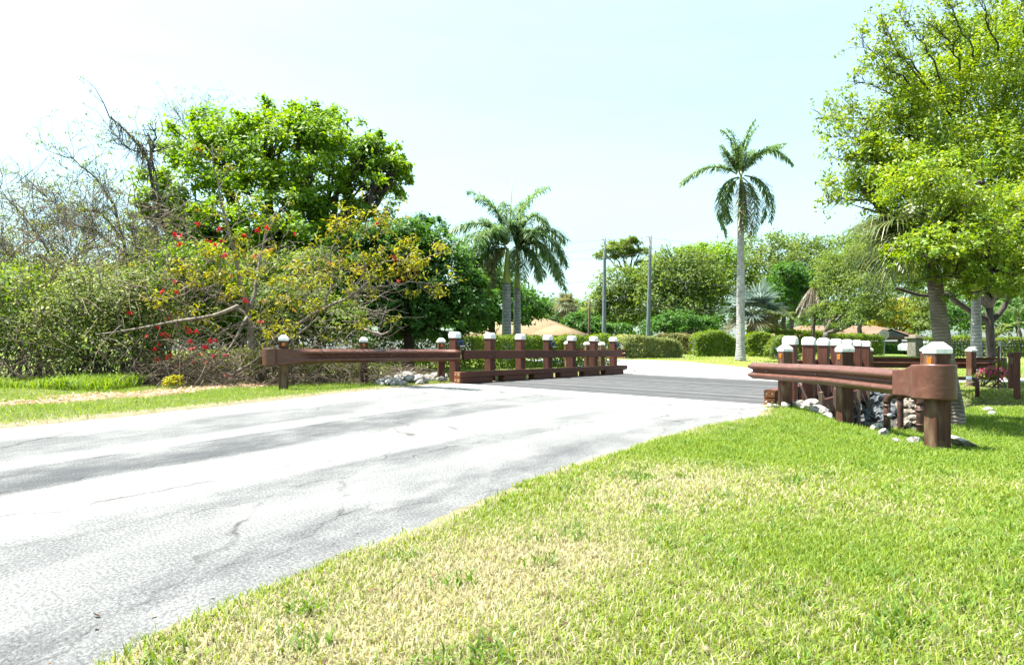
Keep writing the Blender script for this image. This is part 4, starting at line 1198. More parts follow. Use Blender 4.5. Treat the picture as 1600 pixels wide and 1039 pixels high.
# iron picket fence
d = 40.0; x0, x1 = PX(1442, d), PX(1680, d); b = gbase(x0, d)
ff = thing('iron_fence', 'black iron picket fence with pointed tops right of the gate pillar', 'fence', b, 0)
ztop = PZ(532, d) - b[2]; L_f = x1 - x0
pk = boxmesh('picket', 0.028, 0.028, ztop + 0.2, 0.004, centre=(0, 0, ztop / 2 - 0.1))
tip_me = boxmesh('finial', 0.055, 0.055, 0.14, 0.01, centre=(0, 0, 0.07), taper=0.15)
x_ = 0.0; kf = 0
while x_ < L_f:
    po_ = link('picket', pk, M['iron'], ff, (x_, 0, 0))
    link('finial', tip_me, M['roof_tan'], po_, (0, 0, ztop))
    x_ += 0.185; kf += 1
for zr_ in (ztop - 0.22, ztop - 0.75, 0.12):
    link('fence_rail', boxmesh('fence_rail', L_f, 0.045, 0.045, 0.004, centre=(L_f / 2, 0.002, zr_)), M['iron'], ff)
# stop sign from behind
d = 50.0; b = gbase(PX(1381.5, d), d); z_s = PZ(522.5, d) - b[2]
ss = thing('stop_sign', 'octagonal road sign seen from its bare grey back on a thin pole', 'sign', b, 0)
bm = bmesh.new()
r8 = 0.40
vs = [bm.verts.new((r8 * math.cos(math.pi / 8 + k_ * math.pi / 4), 0, r8 * math.sin(math.pi / 8 + k_ * math.pi / 4))) for k_ in range(8)]
fc = bm.faces.new(vs); ex = bmesh.ops.extrude_face_region(bm, geom=[fc])
bmesh.ops.translate(bm, vec=(0, 0.02, 0), verts=[g for g in ex['geom'] if isinstance(g, bmesh.types.BMVert)])
bmesh.ops.translate(bm, vec=(0, 0, z_s), verts=bm.verts); bmesh.ops.recalc_face_normals(bm, faces=bm.faces[:])
me = bpy.data.meshes.new('sign_plate'); bm.to_mesh(me); bm.free()
M['sign_back'] = noisemat('sign_back', (0.30, 0.25, 0.22), (0.36, 0.31, 0.28), 3, 0.5, 0.0)
link('sign_plate', me, M['sign_back'], ss)
link('pole', boxmesh('pole', 0.07, 0.05, z_s + 0.6, 0.01, centre=(0, -0.035, z_s / 2 - 0.1)), M['pole_grey'], ss)
# parked car beyond the pillar
d = 56.0; b = gbase(PX(1450, d), d)
cr = thing('parked_car', 'white car mostly hidden behind the gate pillar', 'car', b, math.radians(8))
bm = bmesh.new()
prof = [(-2.1, 0.35), (-2.15, 0.75), (-1.9, 0.95), (-1.2, 1.0), (-0.6, 1.38), (0.7, 1.42), (1.4, 1.02), (2.0, 0.92), (2.15, 0.6), (2.1, 0.35)]
vs = [[bm.verts.new((x_, y_ * (1 if z_ < 1.01 else 0.82), z_)) for x_, z_ in prof] for y_ in (-0.85, 0.85)]
for i in range(len(prof)):
    j = (i + 1) % len(prof); bm.faces.new((vs[0][i], vs[0][j], vs[1][j], vs[1][i]))
bm.faces.new(vs[0][::-1]); bm.faces.new(vs[1]); bmesh.ops.recalc_face_normals(bm, faces=bm.faces[:])
bmesh.ops.bevel(bm, geom=bm.edges[:], offset=0.05, segments=2, affect='EDGES')
me = bpy.data.meshes.new('body'); bm.to_mesh(me); bm.free(); link('body', me, M['car_paint'], cr)
V = np.array([(-0.55, -0.80, 1.05), (1.15, -0.80, 1.05), (0.62, -0.74, 1.33), (-0.5, -0.74, 1.33)]) + np.array([0, -0.06, 0])
link('window', mesh_np('window', V, [np.array([(0, 1, 2, 3)])]), M['dark_glass'], cr)
for wx in (-1.3, 1.3):
    for wy in (-0.82, 0.82):
        tb = TB(); tb.tube([(wx, wy - 0.1, 0.32), (wx, wy + 0.1, 0.32)], 0.32, 14); w_ = link('wheel', tb.mesh('wheel', False), M['tyre'], cr)
        tb = TB(); tb.tube([(wx, wy - 0.105, 0.32), (wx, wy + 0.105, 0.32)], 0.19, 12); link('rim', tb.mesh('rim', False), M['steel'], w_)

# ------------------------------------------------------------------ palms
def leaflets(path, n, Lmax, wid, seed, pal, hang=0.6, plume=0.5, tipped=0.55):
    """pinnate frond: rachis path plus two ranks of narrow leaflets"""
    r = np.random.default_rng(seed)
    path = np.asarray(path)
    s = np.r_[0, np.cumsum(np.linalg.norm(np.diff(path, axis=0), axis=1))]
    t = np.sort(np.r_[np.linspace(0.10, 1.0, n)]) * s[-1]
    p = np.stack([np.interp(t, s, path[:, k]) for k in range(3)], 1)
    T = np.gradient(p, axis=0); T /= np.linalg.norm(T, axis=1, keepdims=True) + 1e-9
    Z = np.array([0, 0, 1.0])
    B = np.cross(T, Z); bn = np.linalg.norm(B, axis=1, keepdims=True); B = np.where(bn > 0.15, B / (bn + 1e-9), np.array([1.0, 0, 0]))
    U = np.cross(B, T)
    f = t / s[-1]
    env = np.clip(np.minimum(0.45 + f * 2.2, 1.0) * np.clip(1.25 - 0.85 * f ** 2.2, 0.25, 1), 0.2, 1)
    Vs, Cs = [], []
    pal = np.asarray(pal)
    for sd in (-1, 1):
        ang = r.normal(0.18, plume, n)
        out = B * sd * np.cos(ang)[:, None] + U * np.sin(ang)[:, None]
        d = out * 0.85 + T * (tipped + r.uniform(-0.15, 0.15, n))[:, None]; d /= np.linalg.norm(d, axis=1, keepdims=True)
        Ln = (Lmax * env * r.uniform(0.8, 1.12, n))[:, None]
        g = np.array([0, 0, -1.0])
        p1 = p + d * Ln * 0.5 + g * Ln * hang * 0.13
        p2 = p + d * Ln * 0.88 + g * Ln * hang * 0.55
        w = np.cross(d, g); w /= np.linalg.norm(w, axis=1, keepdims=True) + 1e-9
        w = w * wid * 0.5 * r.uniform(0.8, 1.2, (n, 1))
        Vs.append(np.stack([p - w * 0.6, p + w * 0.6, p1 + w, p1 - w, p2], 1).reshape(-1, 3))
        k_ = r.uniform(0, len(pal) - 1.001, n); i0 = k_.astype(int); fr = (k_ - i0)[:, None]
        c = (pal[i0] * (1 - fr) + pal[i0 + 1] * fr) * r.uniform(0.8, 1.2, (n, 1))
        Cs.append(np.repeat(c, 5, 0))
    V = np.vstack(Vs); C = np.vstack(Cs); i = np.arange(len(V) // 5)[:, None] * 5
    q = [i + np.array([0, 1, 2, 3])]; tr = [i + np.array([3, 2, 4])]
    tb = TB(); tb.tube(path, np.linspace(0.035, 0.008, len(path)), 5, cap=False)
    RV = np.vstack(tb.v); q.append(np.vstack(tb.q) + len(V))
    C = np.vstack([C, np.tile(pal.mean(0) * np.array([1.5, 1.3, 1.0]), (len(RV), 1))])
    return np.vstack([V, RV]), [np.vstack(q), np.vstack(tr)], C

PAL_PALM = [(0.045, 0.105, 0.030), (0.075, 0.15, 0.042), (0.12, 0.20, 0.060), (0.20, 0.25, 0.13)]
PAL_OLD = [(0.10, 0.12, 0.05), (0.16, 0.15, 0.08), (0.24, 0.20, 0.11)]

def trunk_tube(base, top, r0, r1, bulge=1.0, n=14, sides=16, foot=1.6):
    base = np.asarray(base, float); top = np.asarray(top, float)
    tb = TB(); t = np.linspace(0, 1, 26)
    p = base + (top - base) * t[:, None]
    rad = r0 + (r1 - r0) * t + (bulge - 1) * r0 * np.sin(math.pi * np.clip(t * 1.1, 0, 1)) ** 2
    rad = rad * (1 + (foot - 1) * np.exp(-t * 16))
    tb.tube(p, rad, sides)
    return tb

def royal_palm(name, label, group, base, d, heart_px, shaft_px, r0, r1, fronds, lf, seed, mat='palm_grey', shaft_mat='crownshaft', spear=None, old=()):
    base = np.asarray(base, float)
    t = thing(name, label, 'palm tree', base, 0, group)
    heart = P(heart_px[0], heart_px[1], d); sb = P(shaft_px[0], shaft_px[1], d)
    link('trunk', trunk_tube(base - [0, 0, 0.15], sb, r0, r1, 1.06).mesh('trunk', origin=base), M[mat], t)
    tb = TB(); q = np.linspace(0, 1, 10)[:, None]
    tb.tube(sb + (heart - sb) * q - base, np.linspace(r1 * 1.02, r1 * 0.35, 10), 14)
    link('crownshaft', tb.mesh('crownshaft'), M[shaft_mat], t)
    rj = np.random.default_rng(seed + 50)
    fr2 = list(fronds)
    for f in fronds:
        dx, dy = rj.uniform(-9, 9), rj.uniform(-8, 8)
        fr2.append((f[0], (f[1][0] + dx * 0.6, f[1][1] + dy * 0.6), (f[2][0] * 0.9 + f[0][0] * 0.1 + dx, f[2][1] * 0.93 + f[0][1] * 0.07 + dy), (f[3] if len(f) > 3 else 0) + rj.uniform(-0.9, 0.9)))
    for k_, f in enumerate(fr2):
        a, b, c = [np.array(v_, float) for v_ in f[:3]]; dz = f[3] if len(f) > 3 else 0.0
        A = P(*a, d); Bm = P(*b, d + dz * 0.6); Cc = P(*c, d + dz)
        path = bez(A, Bm, Cc, 12)
        V, fc, C = leaflets(path, 74, lf, 0.058, seed * 31 + k_, PAL_OLD if k_ in old else PAL_PALM, hang=0.75)
        link('frond', mesh_np('frond', V - base, fc, col=C), M['frond'], t)
    if spear:
        tb = TB(); tb.tube(np.array([P(*spear[0], d), P(*spear[1], d)]) - base, [0.035, 0.012], 6)
        link('spear_leaf', tb.mesh('spear_leaf'), M['crownshaft'], t)
    return t
def z2(o, s):  # zoom crop to photo pixels
    return lambda x, y: (o[0] + x / s, o[1] + y / s)
q = z2((1050, 180), 4.33)
fr = [(q(440, 400), q(260, 270), q(60, 460), 0.3), (q(440, 390), q(430, 130), q(325, 105), 0.9), (q(465, 380), q(470, 160), q(565, 35), -0.4), (q(480, 390), q(640, 120), q(818, 335), -0.5),
      (q(480, 390), q(600, 190), q(775, 195), 1.1), (q(440, 390), q(350, 250), q(330, 205), -1.4), (q(490, 410), q(720, 430), q(665, 725), 0.3), (q(450, 420), q(280, 470), q(365, 820), -0.3),
      (q(470, 425), q(440, 560), q(470, 795), -0.9), (q(480, 425), q(610, 520), q(525, 820), -0.8), (q(455, 425), q(330, 500), q(405, 720), 0.9), (q(470, 400), q(500, 230), q(560, 240), 1.9),
      (q(460, 400), q(420, 250), q(430, 190), -1.8), (q(470, 425), q(500, 520), q(500, 760), 1.0), (q(475, 400), q(420, 300), q(470, 200), 1.6)]
royal_palm('royal_palm', 'tall royal palm with smooth pale trunk standing alone on the far grass', None, gbase(PX(1157, 33), 33), 33, (1158, 268), (1157.5, 340), 0.20, 0.15, fr, 0.46, 3, 'palm_pale', old=(8, 9, 13))
q = z2((680, 260), 3.711)
fa = [(q(415, 450), q(360, 170), q(185, 145), 0.3), (q(405, 440), q(260, 240), q(45, 400), 0.2), (q(405, 450), q(290, 290), q(90, 480), -0.8), (q(405, 460), q(220, 400), q(125, 600), 0.6),
      (q(410, 470), q(310, 300), q(250, 500), -1.6), (q(410, 480), q(300, 500), q(310, 745), -0.6), (q(410, 480), q(220, 470), q(185, 640), 0.2), (q(420, 450), q(420, 210), q(390, 220), 1.6),
      (q(405, 455), q(330, 330), q(270, 300), 1.8), (q(415, 470), q(330, 480), q(275, 660), 0.9), (q(415, 455), q(370, 310), q(350, 380), -2.0)]
fb = [(q(470, 480), q(470, 180), q(660, 125), 0.4), (q(470, 470), q(540, 190), q(645, 330), -0.9), (q(480, 470), q(670, 290), q(765, 580), 0.2), (q(480, 470), q(640, 330), q(755, 715), -0.4),
      (q(480, 480), q(610, 380), q(700, 630), 1.1), (q(480, 490), q(560, 430), q(605, 660), -0.6), (q(475, 490), q(500, 420), q(515, 650), -1.5), (q(470, 470), q(465, 230), q(510, 200), 1.5),
      (q(480, 470), q(620, 260), q(770, 430), 1.2), (q(470, 470), q(420, 300), q(445, 320), -1.8), (q(470, 480), q(560, 300), q(560, 420), -1.9), (q(475, 490), q(420, 470), q(425, 640), 1.2)]
GT = 'pair of royal palms behind the left hedge'
royal_palm('royal_palm', 'left palm of the close pair behind the hedge, thicker grey trunk and bare spear leaf', GT, gbase(PX(791.5, 31.5), 31.5), 31.5, (793, 388), (791.5, 443), 0.215, 0.185, fa, 0.72, 5, 'palm_grey', spear=(q(428, 440), q(448, 48)), old=(5, 9))
royal_palm('royal_palm', 'right palm of the close pair behind the hedge, slimmer trunk', GT, gbase(PX(808, 32.6), 32.6), 32.6, (808, 392), (808, 450), 0.175, 0.165, fb, 0.72, 6, 'palm_grey')
# pale royal palm in front of the oak trunk
fc_ = [((1526, 415), (1480, 330), (1440, 400), 0.4), ((1526, 415), (1570, 320), (1620, 400), -0.4), ((1526, 415), (1520, 300), (1490, 290), 1.0), ((1526, 415), (1560, 300), (1580, 300), 0.8), ((1526, 415), (1500, 350), (1480, 440), -1.4), ((1526, 415), (1560, 350), (1580, 430), 1.4)]
royal_palm('royal_palm', 'slim palm with very pale ringed trunk and yellow crownshaft in front of the oak', None, gbase(PX(1526, 21.5), 21.5), 21.5, (1525, 415), (1525, 456), 0.165, 0.125, fc_, 0.5, 8, 'palm_pale', 'crownshaft_yellow')

def fan(center, out, rad, nseg, seed, pal, spread=2.5, droop=0.35, wid=0.05, cup=0.3):
    """fan leaf: tapering segments radiating from the end of the stalk"""
    r = np.random.default_rng(seed); pal = np.asarray(pal)
    out = np.asarray(out, float) / np.linalg.norm(out)
    side = np.cross(out, [0, 0, 1.0]); side /= np.linalg.norm(side) + 1e-9
    nor = np.cross(side, out)
    a = np.linspace(-spread, spread, nseg)
    Vs, Cs = [], []
    for k_, th in enumerate(a):
        d = out * math.cos(th) + side * math.sin(th) + nor * (cup * abs(math.sin(th / 2)) + r.uniform(-0.05, 0.05))
        d /= np.linalg.norm(d)
        w = np.cross(d, nor); w /= np.linalg.norm(w) + 1e-9
        L_ = rad * r.uniform(0.85, 1.08) * (1 - 0.15 * abs(th) / spread)
        p0 = center; p1 = center + d * L_ * 0.5; p2 = center + d * L_ * 0.8 + np.array([0, 0, -droop * L_ * 0.15]); p3 = center + d * L_ + np.array([0, 0, -droop * L_ * r.uniform(0.35, 0.6)])
        Vs += [p0 - w * 0.004, p0 + w * 0.004, p1 + w * wid, p1 - w * wid, p2 + w * wid * 0.6, p2 - w * wid * 0.6, p3]
        c = pal[r.integers(0, len(pal))] * r.uniform(0.8, 1.2)
        Cs += [c] * 7
    i = np.arange(nseg)[:, None] * 7
    return np.array(Vs), [np.vstack([i + np.array([0, 1, 2, 3]), i + np.array([3, 2, 4, 5])]), i + np.array([5, 4, 6])], np.array(Cs)

def fan_palm(name, label, base, heart, r0, r1, leaves, rad, pal, seed, mat='palm_brown', nseg=34, stalk=0.9, wid=0.035, droop=0.4, boots=True, trunk_path=None, old_below=-0.2, pal_old=None, spread=2.3):
    base = np.asarray(base, float); heart = np.asarray(heart, float)
    t = thing(name, label, 'palm tree', base, 0)
    r = np.random.default_rng(seed)
    tb = TB()
    if trunk_path is None: pth = np.linspace(base - [0, 0, 0.15], heart, 20)
    else: pth = resample(trunk_path, 26)
    m = len(pth); tt = np.linspace(0, 1, m)
    tb.tube(pth, (r0 + (r1 - r0) * tt) * (1 + 0.5 * np.exp(-tt * 14)), 14)
    link('trunk', tb.mesh('trunk', origin=base), M[mat], t)
    for k_, (az, el, sl) in enumerate(leaves):
        d0 = np.array([math.cos(az) * math.cos(el), math.sin(az) * math.cos(el), math.sin(el)])
        L_ = stalk * sl
        c = heart + d0 * L_ + np.array([0, 0, -0.12 * L_])
        d1 = d0 + np.array([0, 0, -0.45 if el < 0.9 else -0.05])
        pl = pal if (el > old_below or pal_old is None) else pal_old
        V, fc, C = fan(c, d1, rad * r.uniform(0.88, 1.1), nseg, seed * 77 + k_, pl, spread=spread, droop=droop, wid=wid)
        tb = TB(); tb.tube([heart, (heart + c) / 2 + [0, 0, 0.05 * L_], c], [0.018, 0.014, 0.010], 5, cap=False)
        SV = np.vstack(tb.v); fq = np.vstack([fc[0], np.vstack(tb.q) + len(V)])
        C = np.vstack([C, np.tile(np.array([0.14, 0.16, 0.06]), (len(SV), 1))])
        link('frond', mesh_np('frond', np.vstack([V, SV]) - base, [fq, fc[1]], col=C), M['frond'], t)
    return t
r_ = np.random.default_rng(12)
PAL_SAB = [(0.055, 0.085, 0.020), (0.085, 0.115, 0.026), (0.13, 0.14, 0.04), (0.045, 0.07, 0.02)]
# leaning cabbage palm by the near post: the trunk bows to the left on its way up
bs = gbase(PX(1487, 9.4), 9.4)
tpth = [bs - [0, 0, 0.15], P(1489, 650, 9.4), P(1481, 590, 9.45), P(1468, 500, 9.5), P(1459, 430, 9.6), P(1452, 390, 9.6), P(1446, 362, 9.65)]
hrt = P(1446, 355, 9.65)
lv = [(r_.uniform(0, 6.28) if k_ > 5 else [3.1, 3.5, 2.8, 3.9, 3.3, 2.6][k_], [-0.1, 0.25, 0.1, -0.35, -0.55, 0.4][k_] if k_ < 6 else r_.uniform(-0.4, 1.2), r_.uniform(0.7, 1.0)) for k_ in range(17)]
fan_palm('cabbage_palm', 'cabbage palm with brown ringed trunk leaning up behind the big end post', bs, hrt, 0.135, 0.085, lv, 0.72, PAL_SAB, 14, nseg=44, stalk=0.55, wid=0.014, droop=0.75, trunk_path=tpth)
# silver fan palm
PAL_SIL = [(0.08, 0.115, 0.10), (0.12, 0.16, 0.145), (0.065, 0.10, 0.08), (0.155, 0.19, 0.17)]
PAL_TAN = [(0.15, 0.12, 0.07), (0.20, 0.165, 0.11), (0.11, 0.10, 0.06)]
b = gbase(PX(1172, 41), 41)
hrt = P(1176, 492, 41)
lv = [(k_ * 2.4 + r_.uniform(-0.3, 0.3), [1.25, 1.0, 0.85, 0.65, 0.5, 0.3, 0.1, -0.15, -0.3][k_ % 9] , r_.uniform(0.8, 1.1)) for k_ in range(24)]
fan_palm('silver_fan_palm', 'broad silvery blue fan palm behind the hedge left of the tall palm trunk', b, hrt, 0.3, 0.28, lv, 1.35, PAL_SIL, 15, nseg=30, stalk=1.15, wid=0.055, droop=0.15, pal_old=PAL_TAN, old_below=-0.1)
# small far cabbage palm
b = gbase(PX(887, 52), 52); hrt = P(885, 478, 52)
lv = [(k_ * 2.4, [1.2, 0.8, 0.4, 0.0, -0.5, -0.9][k_ % 6], 1.0) for k_ in range(20)]
fan_palm('cabbage_palm', 'small shaggy fan palm with thin dark trunk beside the orange-tan roof', b, hrt, 0.17, 0.15, lv, 0.85, [(0.12, 0.13, 0.05), (0.17, 0.16, 0.07), (0.10, 0.11, 0.05)], 16, nseg=22, stalk=0.6, wid=0.04, droop=0.5, pal_old=PAL_TAN, old_below=-0.2)

def clump_palm(label, base, d, n, px, py, Lpx, seed, pal, lf=0.4):
    """low clumping feather palm"""
    t = thing('feather_palm', label, 'palm tree', base, 0)
    r = np.random.default_rng(seed); heart = P(px, py, d)
    tb = trunk_tube(np.asarray(base) - [0, 0, 0.1], heart, 0.10, 0.07)
    link('trunk', tb.mesh('trunk', origin=base), M['palm_brown'], t)
    for k_ in range(n):
        az = k_ * 2.4 + r.uniform(-0.3, 0.3); L_ = Lpx / F * d * r.uniform(0.8, 1.2); el = r.uniform(0.5, 1.3)
        d0 = np.array([math.cos(az) * math.cos(el), math.sin(az) * math.cos(el), math.sin(el)])
        Cc = heart + np.array([math.cos(az), math.sin(az), 0]) * L_ * 0.85 + np.array([0, 0, L_ * r.uniform(-0.35, 0.45)])
        V, fc, C = leaflets(bez(heart, heart + d0 * L_ * 0.7, Cc, 9), 30, lf, 0.05, seed * 13 + k_, pal, hang=0.6, plume=0.3)
        link('frond', mesh_np('frond', V - np.asarray(base), fc, col=C), M['frond'], t)
PAL_YG = [(0.09, 0.14, 0.03), (0.14, 0.19, 0.04), (0.20, 0.23, 0.06)]
clump_palm('low feather palm with arching yellow-green fronds right of the tall palm trunk', gbase(PX(1214, 42), 42), 42, 12, 1214, 500, 36, 41, PAL_YG)
clump_palm('feather palm with dark arching fronds behind the iron fence', gbase(PX(1592, 47), 47), 47, 12, 1592, 495, 55, 42, PAL_PALM, 0.6)
clump_palm('small bright feather palm just inside the iron fence beyond the pale trunk', gbase(PX(1556, 45), 45), 45, 10, 1556, 525, 40, 43, PAL_YG)

# ------------------------------------------------------------------ broadleaf trees
G_BR = [(0.065, 0.145, 0.012), (0.10, 0.205, 0.016), (0.155, 0.26, 0.022), (0.22, 0.31, 0.035)]
G_DK = [(0.026, 0.082, 0.013), (0.042, 0.112, 0.018), (0.062, 0.150, 0.023), (0.092, 0.19, 0.030)]
G_OL = [(0.075, 0.115, 0.020), (0.125, 0.170, 0.028), (0.175, 0.21, 0.038), (0.20, 0.19, 0.06)]
G_MD = [(0.055, 0.105, 0.020), (0.090, 0.150, 0.026), (0.14, 0.195, 0.036), (0.19, 0.235, 0.055)]
G_YL = [(0.20, 0.22, 0.015), (0.30, 0.29, 0.020), (0.38, 0.35, 0.025)]
G_OAK = [(0.08, 0.155, 0.014), (0.135, 0.225, 0.019), (0.205, 0.285, 0.027), (0.29, 0.33, 0.045)]
# the big round tree
bl = blobs_px([(420, 255, 118, 78), (335, 245, 85, 65), (500, 250, 105, 72), (565, 265, 68, 58), (275, 315, 66, 62), (430, 205, 72, 38), (350, 208, 52, 36), (258, 362, 50, 50), (545, 335, 75, 52), (430, 335, 118, 66),
               (602, 285, 40, 40), (350, 370, 88, 52), (500, 205, 50, 36), (615, 258, 28, 26), (235, 338, 30, 26), (400, 420, 90, 46), (300, 395, 60, 46), (500, 400, 80, 56), (440, 400, 90, 40), (560, 390, 60, 40), (330, 440, 80, 44, -1.5), (420, 455, 100, 44, -1.5), (520, 440, 80, 50, -1.5), (460, 390, 100, 50, -2.0), (260, 410, 50, 40, -1.0), (238, 335, 36, 36, 0), (224, 372, 24, 26, 0), (612, 275, 36, 36, 0), (585, 250, 44, 40, 0)], 27.0, None, 1.2, 1)
tree('big_tree', 'great round bright green tree towering behind the red-flowering tree', 'tree', gbase(PX(430, 27), 27), P(430, 430, 27), bl, 76000, 0.19, G_BR, 0.36, 101, 'bark_dark', clump=0.20, per=70, twigs=10, up=0.65)
bl = blobs_px([(640, 405, 66, 58), (690, 440, 56, 66), (620, 480, 86, 62), (700, 495, 56, 46), (555, 490, 72, 55), (655, 365, 46, 26), (738, 480, 34, 56), (600, 400, 60, 50), (660, 520, 70, 22), (530, 440, 50, 60)], 24.5, None, 0.8, 2)
tree('dark_tree', 'dense dark green tree between the round tree and the twin palms', 'tree', gbase(PX(640, 24.5), 24.5), P(640, 520, 24.5), bl, 44000, 0.16, G_DK, 0.22, 102, 'bark_dark', clump=0.22, per=55, up=0.6)
bl = blobs_px([(775, 470, 45, 48), (745, 440, 40, 42), (810, 485, 40, 32), (838, 480, 26, 26), (720, 500, 40, 34), (770, 500, 60, 18)], 42, None, 2, 3)
tree('background_tree', 'dark leafy tree standing behind the twin palm trunks', 'tree', gbase(PX(765, 42), 42), P(765, 500, 42), bl, 12000, 0.26, G_DK, 0.22, 103, 'bark_dark', 'trees along the far side of the crossing road')
GF = 'trees along the far side of the crossing road'
def ftree(label, d, px, fork_py, lst, n, pal, seed, size=0.30, bark='bark', tr=0.2, name='background_tree', **kw):
    bl_ = blobs_px(lst, d, None, 1.5, seed)
    return tree(name, label, 'tree', gbase(PX(px, d), d), P(px, fork_py, d), bl_, n, size, pal, tr, seed, bark, GF, **kw)
ftree('olive brown thin-leaved tree behind the taller grey pole', 55, 1062, 500, [(1050, 425, 48, 40), (1085, 440, 50, 45), (1040, 475, 48, 40), (1110, 470, 40, 42), (1070, 490, 60, 34), (1030, 440, 30, 34)], 19000, G_MD, 201, 0.26, clump=0.3)
ftree('fresh green tree below the pine between the two grey poles', 58, 965, 505, [(968, 455, 40, 40), (945, 490, 34, 40), (1000, 470, 36, 44), (975, 500, 60, 28), (925, 505, 30, 24)], 15000, G_MD, 202, 0.26, clump=0.28)
ftree('bright green treetop left of the tall palm trunk', 60, 1110, 480, [(1105, 402, 34, 24), (1080, 405, 30, 20), (1140, 420, 44, 40), (1130, 450, 40, 40)], 9000, G_BR, 203, 0.26, clump=0.3)
ftree('open-crowned tree with a bare arching limb right of the tall palm', 58, 1225, 480, [(1195, 398, 44, 34), (1240, 405, 44, 38), (1280, 405, 36, 34), (1215, 430, 56, 40), (1265, 435, 50, 36), (1185, 440, 40, 40), (1215, 470, 60, 40), (1290, 440, 36, 40)], 16000, G_MD, 204, 0.24, clump=0.28, shell=0.9, twigs=9)
ftree('dense dark green bushy tree right of the silver fan palm', 50, 1238, 500, [(1238, 455, 34, 34), (1222, 475, 28, 30), (1258, 470, 26, 30), (1228, 432, 28, 24)], 9000, G_DK, 205, 0.24, clump=0.3)
ftree('soft drooping yellow-green tree left of the leaning palm', 40, 1291, 520, [(1325, 425, 48, 40), (1350, 460, 48, 40), (1310, 470, 40, 40), (1370, 485, 36, 32), (1290, 495, 36, 24), (1335, 495, 44, 26), (1300, 440, 30, 34), (1350, 410, 40, 28), (1390, 415, 46, 40), (1400, 450, 40, 34)], 23000, G_MD, 206, 0.19, clump=0.3, droop=1.2, aspect=0.32)
ftree('tall mid-green tree filling the gap behind the soft tree and the oak', 60, 1345, 500, [(1330, 395, 46, 32), (1370, 385, 50, 36), (1410, 400, 46, 40), (1380, 430, 60, 40), (1440, 430, 40, 40)], 14000, G_MD, 214, 0.26)
ftree('golden yellow flowering tree behind the gable of the pink-roofed house', 72, 1405, 520, [(1400, 488, 32, 20), (1425, 498, 26, 20), (1385, 500, 24, 18), (1405, 505, 40, 14)], 8000, G_YL, 207, 0.30, clump=0.35)
ftree('tall mixed green tree beyond the gate pillar', 66, 1470, 510, [(1455, 480, 34, 36), (1480, 500, 36, 30), (1440, 510, 24, 22), (1490, 455, 40, 30)], 9000, G_MD, 208, 0.28)
ftree('deep shaded tree behind the iron fence and oak trunk', 56, 1590, 510, [(1560, 460, 50, 44), (1600, 480, 50, 50), (1630, 450, 50, 60), (1545, 500, 40, 30), (1500, 500, 36, 26)], 14000, G_DK, 209, 0.26)
ftree('shady shrub-like tree at the foot of the taller grey pole', 50, 1070, 520, [(1060, 508, 42, 20), (1095, 512, 30, 18), (1030, 515, 30, 16)], 7000, G_DK, 210, 0.22)
ftree('leafy green bush-tree at the foot of the slim brown pole', 50, 915, 525, [(905, 510, 26, 20), (930, 515, 26, 18), (960, 518, 30, 14)], 6500, G_DK, 211, 0.22)
ftree('pale distant tree behind the small shaggy fan palm', 85, 860, 515, [(850, 490, 24, 20), (870, 500, 24, 18), (905, 495, 24, 26), (835, 505, 24, 14)], 5000, G_MD, 212, 0.34)
ftree('distant hazy green tree seen above the hedge right of the pillar', 80, 1350, 515, [(1330, 500, 40, 18), (1290, 505, 40, 16), (1240, 505, 40, 18), (1380, 500, 40, 18)], 6000, G_DK, 213, 0.32)
# pine: flat tiers of needles on crooked limbs
d = 74
bl = blobs_px([(968, 386, 28, 9), (945, 400, 15, 7), (1000, 395, 14, 8), (1005, 412, 11, 7), (985, 378, 18, 6), (1002, 425, 12, 6), (955, 392, 14, 7), (978, 398, 22, 7)], d, None, 1.2, 7)
tree('pine_tree', 'flat-topped pine with crooked dark limbs between the two grey poles', 'tree', gbase(PX(978, d), d), P(984, 430, d), bl, 6500, 0.36, G_MD, 0.22, 220, 'bark_dark', GF, clump=0.4, aspect=0.25, twigs=6)

# dead palm frond skirt hanging left of the soft tree
b = P(1268, 470, 42); gb = gbase(PX(1268, 42), 42)
t = thing('dead_palm_top', 'broken palm with bleached dead fronds hanging in a curtain beside the soft tree', 'palm tree', gb, 0)
tb = trunk_tube(gb - [0, 0, 0.1], P(1275, 445, 42), 0.12, 0.09); link('trunk', tb.mesh('trunk', origin=gb), M['bark'], t)
for k_, (mx_, tx, ty) in enumerate([(1262, 1247, 498), (1264, 1253, 502), (1268, 1259, 500), (1260, 1243, 488), (1272, 1272, 488), (1276, 1282, 484), (1266, 1262, 492)]):
    V, fc, C = leaflets(bez(P(1275, 446, 42), P(mx_, 452, 41.8), P(tx, ty, 41.7 - 0.1 * k_), 9), 34, 0.30, 0.03, 900 + k_, [(0.17, 0.14, 0.11), (0.25, 0.215, 0.175), (0.13, 0.105, 0.08)], hang=1.2, plume=0.3, tipped=0.9)
    link('frond', mesh_np('frond', V - gb, fc, col=C), M['frond'], t)

